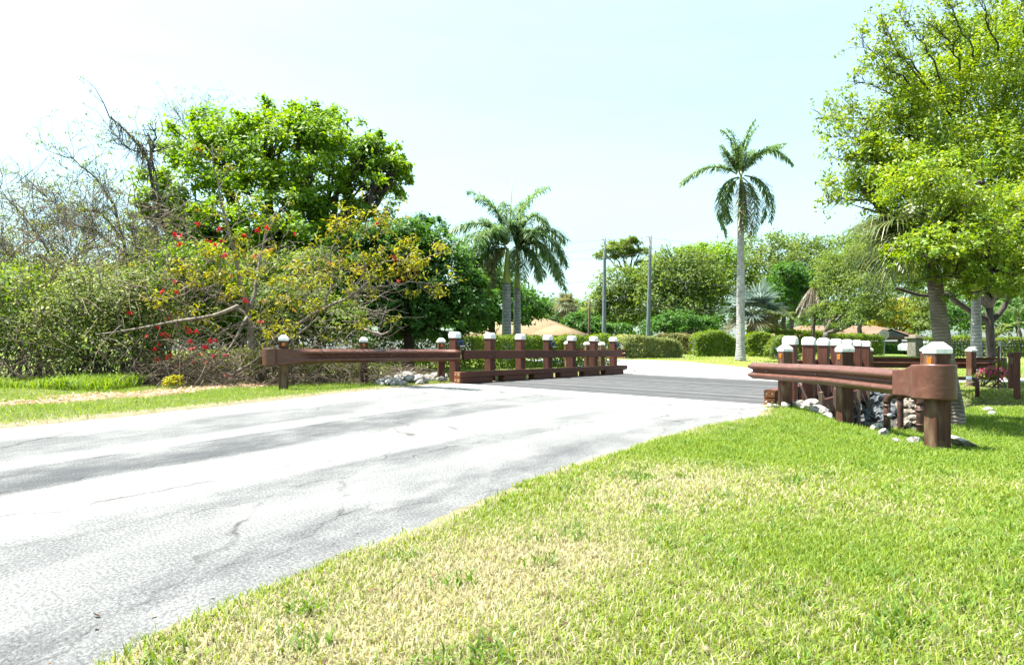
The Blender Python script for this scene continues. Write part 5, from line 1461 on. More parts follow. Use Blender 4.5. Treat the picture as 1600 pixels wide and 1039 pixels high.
# ------------------------------------------------------------------ the oak on the right
d = 17.0
ob = gbase(PX(1548, 24), 24); ofk = P(1545, 478, 24)
oak_bl = blobs_px([(1420, 215, 78, 70, -1), (1480, 170, 80, 70, 0), (1560, 130, 90, 80, 0), (1440, 300, 85, 70, -1.5), (1520, 270, 90, 80, -1), (1600, 240, 90, 90, 0), (1390, 270, 62, 52, -2), (1480, 370, 80, 52, -1), (1570, 370, 85, 66, 0),
                   (1640, 330, 80, 90, 0), (1350, 300, 34, 34, -2), (1400, 345, 46, 36, -1), (1540, 430, 64, 28, 1), (1620, 430, 60, 40, 1), (1500, 70, 56, 44, 1), (1590, 50, 60, 50, 1), (1425, 150, 40, 36, 0), (1660, 150, 80, 110, 1), (1355, 235, 26, 30, -2), (1430, 380, 36, 28, 0)], d, None, 0.0, 5)
t = thing('oak_tree', 'huge spreading oak with fresh yellow-green leaves overhanging the right side', 'tree', ob, 0)
V, fc, C, CCs = leaf_cloud(oak_bl, 88000, 0.098, G_OAK, seed=300, clump=0.24, per=46, shell=0.72, aspect=0.46)
link('crown', mesh_np('crown', V - ob, fc, col=C), M['leaf_gloss'], t)
tb = TB(); r_ = np.random.default_rng(301)
tb.tube(bez(ob - [0, 0, 0.2], (ob + ofk) / 2 + [0.05, 0, 0], ofk, 8), np.linspace(0.15, 0.125, 8) * np.r_[1.3, 1.1, np.ones(6)], 10)
tb.tube(resample(pxpath([(1540, 500), (1522, 490), (1500, 475), (1470, 460, -2), (1440, 462, -3), (1400, 450, -4)], 24), 16), np.linspace(0.10, 0.04, 16), 7)
tb.tube(resample(pxpath([(1545, 505), (1560, 492), (1574, 470), (1576, 440, -1), (1590, 400, -3)], 24), 14), np.linspace(0.10, 0.045, 14), 7)
tips = []
for (c, rad), cc in zip(oak_bl, CCs):
    p0 = ofk; md = (p0 + c) / 2 + np.array([0.3, 0.8, 0.6])
    pth = bez(p0, md, c, 9, 0.08, r_); tb.tube(pth, np.linspace(0.13, 0.035, 9), 6)
    for q_ in cc[:16]:
        s_ = pth[r_.integers(5, 9)]
        tb.tube(bez(s_, (s_ + q_) / 2 + r_.normal(size=3) * 0.12, q_, 5), np.linspace(0.03, 0.006, 5), 4)
# bare-ended sprays reaching out against the sky
sprays = [(1440, 200, 1285, 185), (1430, 190, 1320, 170), (1430, 170, 1335, 130), (1440, 150, 1350, 75), (1450, 140, 1380, 45), (1470, 130, 1410, 30), (1500, 110, 1450, 40), (1520, 90, 1485, 8), (1560, 80, 1530, 0), (1420, 230, 1300, 215),
          (1400, 260, 1310, 250), (1390, 290, 1305, 295), (1380, 320, 1295, 320), (1600, 60, 1590, -10), (1400, 240, 1330, 205), (1440, 120, 1395, 90), (1455, 170, 1365, 110)]
lvV = []
for (x0_, y0_, x1_, y1_) in sprays:
    a = P(x0_, y0_, 16.3); b = P(x1_, y1_, 15.8 + r_.uniform(-0.8, 0.8))
    pth = bez(a, (a + b) / 2 + np.array([0, 0, 0.25]) + r_.normal(size=3) * 0.12, b, 9, 0.03, r_)
    tb.tube(pth, np.linspace(0.028, 0.006, 9), 4)
    for i in range(2, 9):
        for _ in range(3):
            twig(tb, pth[i], (b - a) / np.linalg.norm(b - a) + r_.normal(size=3) * 0.55 + [0, 0, 0.15], 0.42 * r_.uniform(0.5, 1.2), 0.008, 1, r_, tips, 0.6, 0.3, (1, 3), 3)
low_bl = blobs_px([(1470, 330, 50, 40), (1500, 375, 44, 36), (1450, 290, 46, 40), (1540, 340, 50, 46), (1580, 400, 46, 40), (1535, 425, 34, 22), (1425, 285, 36, 30), (1610, 330, 50, 60), (1455, 375, 26, 22), (1425, 385, 26, 16), (1590, 455, 30, 16), (1440, 400, 40, 20), (1545, 452, 36, 20), (1490, 432, 30, 14), (1580, 430, 40, 26), (1495, 415, 36, 18), (1470, 395, 36, 24)], 8.7, 0.9, 0.3, 9)
V, fc, C, CC2 = leaf_cloud(low_bl, 22500, 0.053, G_OAK, seed=310, clump=0.34, per=26, shell=0.6, aspect=0.48)
link('low_branch_leaves', mesh_np('low_branch_leaves', V - ob, fc, col=C), M['leaf_gloss'], t)
hub = P(1560, 300, 11.5); tb.tube(bez(ofk, (ofk + hub) / 2 + np.array([0, 0, 1.0]), hub, 9, 0.06, r_), np.linspace(0.14, 0.06, 9), 6)
for (c, rad), cc in zip(low_bl, CC2):
    pth = bez(hub, (hub + c) / 2 + np.array([0, 0, 0.25]), c, 8, 0.04, r_); tb.tube(pth, np.linspace(0.035, 0.012, 8), 5)
    for q_ in cc[:14]:
        s_ = pth[r_.integers(4, 8)]; tb.tube(bez(s_, (s_ + q_) / 2 + r_.normal(size=3) * 0.05, q_, 5), np.linspace(0.012, 0.003, 5), 4)
link('trunk', tb.mesh('trunk', origin=ob), M['bark_dark'], t)
tp_ = np.array([q_[0] for q_ in tips]); 
sm = [(p_, np.array([0.10, 0.10, 0.10])) for p_ in tp_]
V, fc, C, _ = leaf_cloud(sm, len(sm) * 9, 0.085, G_OAK, seed=302, clump=0.8, per=6, shell=0.5)
link('outer_leaves', mesh_np('outer_leaves', V - ob, fc, col=C), M['leaf_gloss'], t)

# ------------------------------------------------------------------ hedges and shrubs
def hedge(label, p0, p1, h0, h1, width, n, size, pal, seed, round_=0.0, base_z=None, group=None):
    p0 = np.array(p0, float); p1 = np.array(p1, float); r = np.random.default_rng(seed)
    o3 = gbase(*((p0 + p1) / 2)); Ld = np.linalg.norm(p1 - p0); e = (p1 - p0) / Ld; nn = np.array([-e[1], e[0]])
    t = thing('hedge', label, 'hedge', o3, 0, group)
    u = r.uniform(0, 1, n); s_ = r.uniform(0, 1, n)
    top = s_ < 0.38; w = np.where(top, r.uniform(-1, 1, n), np.where(r.uniform(size=n) < 0.85, -1, 1) * r.uniform(0.75, 1.02, n))
    hz = np.where(top, r.uniform(0.9, 1.04, n), r.uniform(0.02, 1.0, n))
    ht = (h0 + (h1 - h0) * u) * (1 + 0.34 * (fbm(u * Ld * 0.9, u * 0 + seed, seed) - 0.5))
    if round_:
        ht = ht * (1 - round_ * (np.abs(2 * u - 1) ** 3)); w = w * (1 - 0.5 * round_ * hz ** 2)
    bump = 1 + 0.5 * (fbm(u * Ld * 1.4, hz * 2 + w, seed + 4) - 0.5)
    p = np.zeros((n, 3)); p[:, :2] = p0 + e * (u * Ld)[:, None] + nn * (w * width / 2 * bump)[:, None]
    p[:, 2] = zground(p[:, 0], p[:, 1]) + hz * ht
    nrm = np.stack([nn[0] * w, nn[1] * w, np.where(top, 1.0, 0.25)], 1) + r.normal(size=(n, 3)) * 0.55; nrm /= np.linalg.norm(nrm, axis=1, keepdims=True)
    tt_ = r.normal(size=(n, 3)); a = tt_ - nrm * (tt_ * nrm).sum(1, keepdims=True); a /= np.linalg.norm(a, axis=1, keepdims=True); b = np.cross(nrm, a)
    s = size * r.uniform(0.6, 1.3, (n, 1))
    V = np.stack([p, p + a * s * 0.45 + b * s * 0.27, p + a * s, p + a * s * 0.45 - b * s * 0.27], 1).reshape(-1, 3)
    pal = np.asarray(pal); k_ = np.clip(fbm(u * Ld * 2.2, hz * 2.5 + w, seed + 8) * 0.6 + r.uniform(0, 0.4, n), 0, 0.999) * (len(pal) - 1); i0 = k_.astype(int); f = (k_ - i0)[:, None]
    C = np.repeat((pal[i0] * (1 - f) + pal[i0 + 1] * f) * r.uniform(0.8, 1.2, (n, 1)), 4, 0)
    i = np.arange(n)[:, None] * 4
    link('foliage', mesh_np('foliage', V - o3, [i + np.array([0, 1, 2, 3])], col=C), M['leaf'], t)
    tb = TB()
    for k2 in range(int(Ld * 2.2)):
        uu = r.uniform(); q_ = p0 + e * uu * Ld; gz = float(zground(np.array([q_[0]]), np.array([q_[1]]))[0]); H = h0 + (h1 - h0) * uu
        for _ in range(3):
            tb.tube([np.r_[q_, gz - 0.05], np.r_[q_ + r.normal(size=2) * 0.12, gz + H * 0.5], np.r_[q_ + r.normal(size=2) * width * 0.25, gz + H * 0.92]], [0.018, 0.013, 0.006], 4)
    link('stems', tb.mesh('stems', origin=o3), M['bark_dark'], t)['kind'] = 'stuff'
    return t
HY_ = [(0.045, 0.095, 0.010), (0.09, 0.155, 0.014), (0.14, 0.205, 0.018), (0.21, 0.255, 0.028)]
hedge('long clipped hedge with yellow-green leaves behind the left bridge rail', (-8.8, 26.5), (4.35, 30.0), 1.32, 1.28, 1.0, 26000, 0.10, HY_, 401)
hedge('loose spreading pale hedge at the foot of the taller grey pole', (PX(962, 35), 35.5), (PX(1052, 37), 37.5), 1.15, 1.05, 1.8, 11000, 0.13, [(0.08, 0.12, 0.03), (0.15, 0.19, 0.05), (0.23, 0.25, 0.09), (0.28, 0.27, 0.12)], 402, 0.25)
hedge('low reddish-tipped hedge between the loose hedge and the round bush', (PX(1030, 41), 41.5), (PX(1085, 40), 40), 1.25, 1.2, 1.2, 6500, 0.12, [(0.07, 0.10, 0.02), (0.13, 0.16, 0.03), (0.16, 0.12, 0.05), (0.22, 0.21, 0.05)], 403, 0.15)
hedge('rounded bright bush left of the tall palm trunk', (PX(1082, 38), 38), (PX(1148, 38), 38), 1.28, 1.25, 1.6, 9000, 0.12, HY_, 404, 0.3)
hedge('trimmed bush just right of the tall palm trunk', (PX(1163, 38.5), 38.5), (PX(1207, 38.5), 38.5), 1.3, 1.35, 1.5, 6500, 0.12, HY_, 405, 0.25)
hedge('darker ball-shaped bush behind the first right-hand bridge post', (PX(1200, 36), 36), (PX(1240, 36), 36), 1.15, 1.15, 1.5, 6500, 0.11, G_MD, 406, 0.6)
hedge('long bright hedge running behind the right-hand bridge posts', (PX(1203, 42), 42), (PX(1368, 46), 46), 1.5, 1.25, 1.2, 14000, 0.13, HY_, 407)
hedge('small clipped hedge below the windows of the pink-roofed house', (PX(1364, 58), 58), (PX(1424, 58), 58), 0.75, 0.75, 0.9, 4000, 0.14, G_DK, 408)
hedge('hedge showing yellow-green through the pickets of the iron fence', (PX(1445, 42.5), 42.5), (PX(1690, 42.5), 42.5), 1.15, 1.1, 1.0, 12000, 0.13, HY_, 409)

def shrub(name, label, lst, d, n, size, pal, seed, px=None, group=None, stems=14, mat='bark', jitter=0.6, **kw):
    bl_ = blobs_px(lst, d, None, jitter, seed)
    cx = np.mean([b_[0][0] for b_ in bl_]) if px is None else PX(px, d)
    base = gbase(cx, d)
    t = thing(name, label, 'shrub', base, 0, group)
    V, fc, C, CCs = leaf_cloud(bl_, n, size, pal, seed=seed, **kw)
    gz = zground(V[:, 0], V[:, 1]) + 0.02; V[:, 2] = np.maximum(V[:, 2], gz)
    link('foliage', mesh_np('foliage', V - base, fc, col=C), M['leaf'], t)
    tb = TB(); r = np.random.default_rng(seed + 3)
    for (c, rad), cc in zip(bl_, CCs):
        for q_ in cc[:stems]:
            s_ = np.array([c[0] + r.normal() * 0.35, c[1] + r.normal() * 0.25, 0.0]); s_[2] = float(zground(np.array([s_[0]]), np.array([s_[1]]))[0]) - 0.05
            tb.tube(bez(s_, (s_ + q_) / 2 + r.normal(size=3) * 0.15, q_, 6), np.linspace(0.018, 0.006, 6), 4, cap=False)
    link('stems', tb.mesh('stems', origin=base), M[mat], t)['kind'] = 'stuff'
    return t
G_VAR = [(0.035, 0.070, 0.012), (0.085, 0.135, 0.025), (0.16, 0.20, 0.04), (0.30, 0.31, 0.17)]
G_YO = [(0.12, 0.14, 0.02), (0.20, 0.21, 0.03), (0.28, 0.25, 0.04), (0.15, 0.16, 0.03)]
shrub('shrub', 'speckled grey-green shrub with pale twigs beside the fallen branch', [(150, 480, 70, 66), (205, 505, 60, 70), (110, 515, 66, 62), (170, 550, 90, 40), (230, 460, 40, 46)], 15.8, 18500, 0.085, G_VAR, 501, None, None, 16, 'twig_grey', clump=0.34, per=22, colvar=0.35)
shrub('shrub', 'olive and yellow bush filling the far left edge behind tall weeds', [(20, 465, 74, 52), (60, 500, 64, 60), (-30, 500, 60, 70), (15, 545, 80, 40)], 16.8, 17000, 0.085, [(0.04, 0.085, 0.012), (0.085, 0.155, 0.018), (0.15, 0.22, 0.026), (0.25, 0.27, 0.07)], 502, None, None, 12, 'twig_grey', clump=0.32, per=26)
shrub('shrub', 'leafy mid-green bush growing behind the red-flowering tree', [(270, 470, 64, 66), (310, 430, 56, 50), (250, 430, 46, 46), (300, 520, 80, 50), (350, 500, 60, 60)], 19.5, 24000, 0.11, G_BR, 503, None, None, 12, 'bark_dark', clump=0.3, per=34)
shrub('shrub', 'shaded green bush behind the dry brush and middle guardrail post', [(450, 500, 70, 60), (520, 520, 56, 46), (410, 540, 60, 40), (400, 460, 50, 60), (480, 440, 50, 50)], 20.5, 20000, 0.12, G_MD, 504, None, None, 12, 'bark_dark', clump=0.3, per=34)
shrub('shrub', 'tangled yellowish thicket under the bare grey trees', [(60, 430, 60, 34), (150, 440, 56, 32), (210, 430, 40, 36)], 20, 4500, 0.11, G_OL, 505, None, None, 16, 'twig_grey', clump=0.4, per=18)

shrub('shrub', 'low green creepers mixed into the dry brush behind the guardrail', [(x_, 572 - 8 * math.sin(x_), 30, 20) for x_ in range(250, 600, 32)], 16.9, 7500, 0.085, [(0.07, 0.12, 0.015), (0.12, 0.17, 0.025), (0.18, 0.21, 0.035), (0.20, 0.17, 0.06)], 509, None, None, 6, 'twig_grey', clump=0.5, per=12)
def wood_mass(name, lst, d, n, size, pal, seed, **kw):
    bl_ = blobs_px(lst, d, None, 2.5, seed)
    V, fc, C, CCs = leaf_cloud(bl_, n, size, pal, seed=seed, **kw)
    V[:, 2] = np.maximum(V[:, 2], zground(V[:, 0], V[:, 1]) + 0.02)
    o = link(name, mesh_np(name, V, fc, col=C), M['leaf']); o['kind'] = 'stuff'
    return o
wood_mass('far_woods', [(x_, 505 + 8 * math.sin(x_ * 0.07), 46, 30 + 8 * math.sin(x_ * 0.031)) for x_ in range(700, 1780, 40)], 88, 15000, 0.42, G_DK, 540, clump=0.3)
wood_mass('undergrowth', [(x_, 505, 50, 52) for x_ in range(-60, 700, 45)], 33, 21000, 0.20, G_DK, 541, clump=0.3)
# small yellow plant
shrub('shrub', 'little bright yellow plant on the leaf litter below the red flowers', [(271, 596, 14, 7)], 14.2, 260, 0.075, G_YL, 506, None, None, 5, 'bark', clump=0.5, per=10, jitter=0)
# flowering bush on the right
t = shrub('flowering_bush', 'low bush covered in magenta pink flowers beside the far guardrail end', [(1552, 586, 24, 10), (1540, 590, 18, 8), (1568, 580, 14, 14)], 19.0, 2600, 0.06, G_MD, 507, None, None, 8, 'bark', clump=0.4, per=14, jitter=0.2)
bo = np.array(t.location)
Vf, ff_, Cf, _ = leaf_cloud([(c * np.array([1, 1, 1]) + np.array([0, -0.12, 0.05]), rd * 1.05) for c, rd in blobs_px([(1550, 584, 22, 9), (1540, 588, 16, 8), (1556, 588, 20, 8)], 18.8)], 520, 0.05, [(0.30, 0.02, 0.08), (0.40, 0.05, 0.14), (0.34, 0.08, 0.13)], seed=508, clump=0.5, per=8, aspect=0.8)
link('blossom', mesh_np('blossom', Vf - bo, ff_, col=Cf), M['petal'], t)

# ------------------------------------------------------------------ red-flowering tree with leaning bare limbs
d = 16.8
cb = gbase(PX(393, d), d)
ct = thing('coral_tree', 'leaning half-bare tree with red flowers and yellow leaf sprays behind the guardrail end', 'tree', cb, 0)
tb = TB(); r_ = np.random.default_rng(600); tips = []
def limb(pts, r0, r1, n=14, tw=0, tl=0.5, up=0.3, dd=d, store=True):
    pth = resample(pxpath(pts, dd), n); pth = pth + np.r_[np.zeros((1, 3)), r_.normal(size=(n - 1, 3)) * 0.015]
    tb.tube(pth, np.linspace(r0, r1, n), 6)
    for _ in range(tw):
        i = r_.integers(max(1, n // 3), n); dv = pth[min(i, n - 1)] - pth[i - 1]; dv /= np.linalg.norm(dv)
        twig(tb, pth[i], dv + r_.normal(size=3) * 0.7, tl * r_.uniform(0.6, 1.3), r1 * 0.9, 1, r_, tips if store else None, 0.6, up, (1, 3), 4)
    return pth
limb([(408, 606), (404, 570), (392, 530), (388, 490)], 0.10, 0.075)
limb([(388, 490), (368, 410, -0.3), (352, 340, -0.5), (338, 270, -0.8), (330, 225, -1)], 0.065, 0.012, 16, 10, 0.45)
limb([(388, 492), (330, 462, -0.3), (280, 440, -0.6), (232, 433, -0.8)], 0.05, 0.010, 14, 8)
limb([(392, 485), (402, 430, 0.3), (414, 370, 0.4), (430, 330, 0.5)], 0.055, 0.012, 14, 9)
limb([(396, 565), (450, 515, -0.6), (510, 480, -0.9), (565, 452, -1.2), (600, 410, -1.4), (655, 408, -1.6)], 0.06, 0.012, 18, 12)
limb([(500, 485, -0.8), (520, 440, -0.9), (517, 395, -1), (545, 355, -1.1)], 0.032, 0.010, 12, 8)
limb([(545, 460, -1), (570, 420, -1.1), (560, 380, -1.2), (592, 345, -1.3)], 0.028, 0.008, 12, 7)
limb([(560, 455, -1.1), (610, 445, -1.3), (660, 440, -1.6), (684, 446, -1.7)], 0.026, 0.007, 12, 8)
limb([(388, 492), (362, 540, -0.6), (335, 580, -0.9), (318, 606, -1)], 0.045, 0.02, 10, 3)
limb([(385, 500), (345, 520, -0.5), (300, 560, -0.8), (262, 585, -1)], 0.03, 0.01, 10, 5)
limb([(320, 612, -1.2), (380, 575, -1.2), (430, 545, -1.1), (500, 495, -1)], 0.038, 0.016, 12, 4)
limb([(250, 480, -0.5), (285, 460, -0.4), (330, 452, -0.2), (385, 485)], 0.022, 0.02, 10, 4)
limb([(420, 610, -1.3), (440, 560, -1.2), (425, 525, -1)], 0.02, 0.012, 8, 1)
limb([(455, 560, -1), (500, 540, -1.2), (520, 552, -1.3)], 0.02, 0.008, 8, 2)
limb([(345, 440, -0.4), (345, 400, -0.4), (350, 375, -0.5), (372, 345, -0.6)], 0.02, 0.008, 10, 5)
limb([(570, 515, 0), (600, 522, -0.2), (612, 515, -0.3)], 0.035, 0.02, 8, 1)
for _ in range(420):
    px, py = r_.uniform(255, 610), r_.uniform(370, 585)
    if (px - 430) ** 2 / 200 ** 2 + (py - 490) ** 2 / 115 ** 2 > 1: continue
    twig(tb, P(px, py, d + r_.uniform(-1.0, 0.9)), r_.normal(size=3) * [1, 0.6, 0.9], r_.uniform(0.35, 0.95), 0.0075, 1, r_, None, 0.7, 0.1, (1, 2), 3)
link('trunk', tb.mesh('trunk', origin=cb), M['bark_pale'], ct)
sp = [(520, 358), (548, 350), (588, 345), (592, 402), (628, 385), (655, 408), (690, 392), (560, 430), (500, 440), (432, 440), (418, 400), (330, 395), (300, 480), (440, 520), (640, 372), (470, 420), (352, 470), (320, 505),
      (390, 430), (450, 470), (570, 505), (300, 420), (365, 400), (420, 470), (480, 480), (530, 410), (345, 430), (640, 425), (280, 500), (410, 500), (300, 445), (375, 455), (250, 470), (460, 445), (600, 430)]
bl = [(P(px, py, d - 1.0 + r_.uniform(-0.9, 0.9)), np.array([0.26, 0.26, 0.17]) * r_.uniform(0.7, 1.35)) for px, py in sp]
V, fc, C, _ = leaf_cloud(bl, 3200, 0.12, [(0.10, 0.15, 0.015), (0.18, 0.20, 0.02), (0.21, 0.225, 0.025), (0.22, 0.19, 0.028), (0.22, 0.12, 0.03)], seed=601, clump=0.8, per=10, aspect=0.34, droop=0.9)
tq = [(q_[0], np.array([0.12, 0.12, 0.09])) for q_ in tips]
V2, fc2, C2, _ = leaf_cloud(tq, 2600, 0.10, [(0.09, 0.14, 0.015), (0.17, 0.19, 0.02), (0.26, 0.22, 0.03)], seed=602, clump=0.7, per=6, aspect=0.36, droop=0.8)
link('crown', mesh_np('crown', np.vstack([V, V2]) - cb, [np.vstack([fc[0], fc2[0] + len(V)])], col=np.vstack([C, C2])), M['leaf'], ct)
def flower_mesh(seed):
    r = np.random.default_rng(seed); Vs = []; q_ = []; Cs = []
    for k_ in range(12):
        dv = r.normal(size=3); dv /= np.linalg.norm(dv); w = np.cross(dv, [0.3, 0.2, 0.9]); w /= np.linalg.norm(w)
        L_ = r.uniform(0.6, 1.0); n0 = len(Vs)
        Vs += [w * 0.06, -w * 0.06, dv * L_ * 0.6 - w * 0.17, dv * L_ * 0.6 + w * 0.17, dv * L_ + [0, 0, -0.15]]
        q_.append((n0, n0 + 1, n0 + 2, n0 + 3)); c = np.array([0.36, 0.022, 0.018]) * r.uniform(0.7, 1.2) + np.array([0.07, 0.025, 0.0]) * r.uniform(); Cs += [c] * 5
    Vs = np.array(Vs); tri = np.array([(5 * k_ + 3, 5 * k_ + 2, 5 * k_ + 4) for k_ in range(12)])
    return mesh_np('flower', Vs, [np.array(q_), tri], col=np.array(Cs))
FL = [flower_mesh(700 + k_) for k_ in range(3)]
for me in FL: me.materials.append(M['petal'])
fl = [(315, 233), (331, 258), (298, 325), (308, 331), (272, 366), (280, 368), (322, 376), (330, 378), (342, 360), (347, 375), (382, 365), (405, 360), (418, 358), (336, 383), (350, 397), (360, 430), (272, 440), (276, 455),
      (253, 455), (205, 488), (290, 515), (297, 520), (255, 520), (265, 525), (230, 528), (240, 545), (266, 553), (264, 560), (280, 570), (272, 573), (330, 530), (338, 532), (325, 566), (355, 557), (405, 505), (300, 548), (312, 552), (590, 350), (615, 402), (625, 440), (617, 408), (345, 305), (312, 350),
      (400, 400), (295, 535), (310, 518), (250, 540), (383, 470), (460, 365), (284, 380)]
for px, py in [f_ for f_ in fl if f_[1] > 335 or f_[0] in (315, 308)] + [(262, 500), (244, 512), (300, 562), (318, 540), (246, 560), (288, 548), (352, 590), (335, 560)]:
    o = link('flower', FL[int(r_.integers(0, 3))], None, ct, tuple(P(px + r_.uniform(-3, 3), py + r_.uniform(-3, 3), d - 1.7 + r_.uniform(-0.4, 0.3)) - cb))
    s_ = r_.uniform(0.055, 0.095); o.scale = (s_ * 1.2, s_ * 1.2, s_ * 0.85); o.rotation_euler = tuple(r_.uniform(0, 6.28, 3))

# fallen pale branch
tb = TB(); a = resample(pxpath([(150, 523), (200, 516), (270, 503), (350, 488), (372, 478)], 14.9), 16)
tb.tube(a, np.linspace(0.016, 0.045, 16), 7)
twig(tb, a[6], np.array([-0.5, 0, -0.9]), 0.75, 0.014, 1, r_, None, 0.4); twig(tb, a[3], np.array([-0.4, 0.2, 0.6]), 0.5, 0.008, 1, r_, None, 0.5)
o = link('fallen_branch', tb.mesh('fallen_branch', origin=a[8]), M['bark_pale'], None, tuple(a[8])); tag(o, 'long pale bare branch leaning across the speckled shrub', 'branch')

# dry brush: uncountable twigs heaped under the guardrail and bushes
tb = TB(); r_ = np.random.default_rng(620)
def brush(px0, px1, y0, y1, n, Lm, hmax, flat=0.35):
    for _ in range(n):
        px = r_.uniform(px0, px1); dd = r_.uniform(y0, y1); x = PX(px, dd)
        z = float(zroad(x, dd)) + 0.03 + r_.uniform(0, 1) ** 1.6 * hmax
        az = r_.uniform(0, 6.28); dv = np.array([math.cos(az), math.sin(az), r_.normal() * flat]); Ln = Lm * r_.uniform(0.4, 1.3)
        p0 = np.array([x, dd, z]); c = p0 + dv * Ln * 0.5 + np.array([0, 0, r_.uniform(0, 0.25) * Ln]); e = p0 + dv * Ln + np.array([0, 0, -r_.uniform(0, 0.3) * Ln])
        e[2] = max(e[2], float(zroad(e[0], e[1])) + 0.01)
        tb.tube(bez(p0, c, e, 4), np.linspace(1, 0.45, 4) * r_.uniform(0.004, 0.011), 3, cap=False)
brush(360, 600, 15.3, 18.2, 1000, 0.75, 0.8)
brush(580, 665, 17.6, 19.5, 200, 0.8, 0.3)
brush(205, 370, 14.6, 16.5, 700, 0.75, 0.70, 0.7)
brush(-20, 210, 15.0, 16.5, 500, 0.7, 0.6, 0.7)
o = link('dry_brush', tb.mesh('dry_brush', smooth=False), M['twig_dry']); o['kind'] = 'stuff'
# dead vines and thin grey stems tangled through the left-hand bushes (uncountable)
tb = TB(); r_ = np.random.default_rng(640)
for _ in range(950):
    px = r_.uniform(-30, 300); py = r_.uniform(345, 575) if r_.uniform() < 0.55 else r_.uniform(285, 420)
    dd = r_.uniform(14.6, 16.4) if py > 430 else r_.uniform(16.5, 19.5)
    a_ = P(px, py, dd); dv = np.array([r_.normal() * 0.8, r_.normal() * 0.3, r_.normal() * 0.8 + 0.25]); Ln = r_.uniform(0.4, 1.5)
    dv /= np.linalg.norm(dv)
    tb.tube(bez(a_, a_ + dv * Ln * 0.5 + r_.normal(size=3) * 0.22 * Ln, a_ + dv * Ln + np.array([0, 0, -0.15 * Ln]), 6), np.linspace(1, 0.4, 6) * r_.uniform(0.005, 0.013), 3, cap=False)
o = link('dead_vines', tb.mesh('dead_vines', smooth=False), M['twig_dry']); o['kind'] = 'stuff'
# leaf litter on the bare soil
xl = r_.uniform(-12, -2.5, 16000); yl = r_.uniform(9.5, 17, 16000)
k_ = (bare(xl, yl) > 0.3) & (road_in(xl, yl) < -1.0); xl, yl = xl[k_], yl[k_]; n = len(xl)
p = np.stack([xl, yl, zground(xl, yl) + 0.012], 1); az = r_.uniform(0, 6.28, n); a = np.stack([np.cos(az), np.sin(az), r_.normal(0, 0.3, n)], 1) * r_.uniform(0.03, 0.09, (n, 1)); b = np.stack([-np.sin(az), np.cos(az), r_.normal(0, 0.3, n)], 1) * 0.02
V = np.stack([p, p + a * 0.5 + b, p + a, p + a * 0.5 - b], 1).reshape(-1, 3)
lc = np.array([(0.30, 0.19, 0.11), (0.40, 0.29, 0.19), (0.22, 0.13, 0.08), (0.50, 0.42, 0.32)])[r_.integers(0, 4, n)]
i = np.arange(n)[:, None] * 4
o = link('leaf_litter', mesh_np('leaf_litter', V, [i + np.array([0, 1, 2, 3])], col=np.repeat(lc, 4, 0)), M['leaf']); o['kind'] = 'stuff'
# tall weeds at the left
xw = r_.uniform(-13.5, -8.0, 16000); yw = r_.uniform(12.4, 16.0, 16000); pxw = CX + F * xw / yw
k_ = (pxw > -40) & (pxw < 215 + 30 * fbm(yw * 2, xw, 5)) & (fbm(xw * 1.3, yw * 1.3, 77) > 0.40) & (yw > 13.2 + 0.8 * fbm(xw * 1.5, yw * 0, 78)); xw, yw = xw[k_], yw[k_]
n = len(xw); gcol = np.array([0.09, 0.175, 0.015]) + r_.uniform(0, 1, (n, 1)) * np.array([0.11, 0.11, 0.02])
grass('tall_weeds', np.stack([xw, yw, zground(xw, yw)], 1), r_.uniform(0.08, 0.42, n) * (0.4 + 1.1 * fbm(xw * 0.9, yw * 0.9, 79)), r_.uniform(0.010, 0.026, n), gcol, seed=88)
# second fill of grass where the hedge shadow falls is part of far lawn

# ------------------------------------------------------------------ bare vine-hung trees at the left
def bare_tree(label, limbs_, d, seed, base_px, mat='twig_grey', tw=26, tl=0.9, vines=(), group='bare grey trees at the left', leaves=0):
    r = np.random.default_rng(seed); base = gbase(PX(base_px, d), d)
    t = thing('bare_tree', label, 'tree', base, 0, group); tb = TB(); tips_ = []
    for pts, r0, r1 in limbs_:
        pth = resample(pxpath(pts, d), 22); pth = pth + r.normal(size=pth.shape) * 0.035 * np.linspace(0, 1, 22)[:, None]
        if r0 > 0.06: pth[0] = base - [0, 0, 0.1]
        tb.tube(pth, np.linspace(r0, r1, 22), 6)
        for _ in range(tw):
            i = r.integers(7, 22); dv = pth[i] - pth[i - 1]; dv /= np.linalg.norm(dv)
            twig(tb, pth[i], dv * 0.8 + r.normal(size=3) * 0.6 + [0, 0, 0.1], tl * r.uniform(0.4, 1.3), max(r1, 0.012) * 0.9, 2, r, tips_, 0.6, 0.15, (1, 3), 3, 0.6)
    link('trunk', tb.mesh('trunk', origin=base), M[mat], t)
    if vines:
        tb = TB()
        for (x0_, y0_, x1_, y1_, n_, hang) in vines:
            for _ in range(n_):
                f = r.uniform(); a_ = P(x0_ + (x1_ - x0_) * f, y0_ + (y1_ - y0_) * f, d + r.uniform(-0.3, 0.3)); L_ = hang / F * d * r.uniform(0.3, 1.1)
                e_ = a_ + np.array([r.normal() * 0.25, r.normal() * 0.2, -L_])
                tb.tube(bez(a_ + [0, 0, r.uniform(-0.1, 0.1)], (a_ + e_) / 2 + r.normal(size=3) * 0.15, e_, 6), np.linspace(0.014, 0.006, 6), 3, cap=False)
        link('vine', tb.mesh('vine'), M['vine'], None)  if False else link('vine', tb.mesh('vine', origin=base), M['twig_grey'], t)
    if leaves:
        V, fc, C, _ = leaf_cloud([(q_[0], np.array([0.08, 0.08, 0.08])) for q_ in tips_[::2]], leaves, 0.07, G_OL, seed=seed + 1, clump=0.9, per=4)
        link('leaves', mesh_np('leaves', V - base, fc, col=C), M['leaf'], t)
    return t
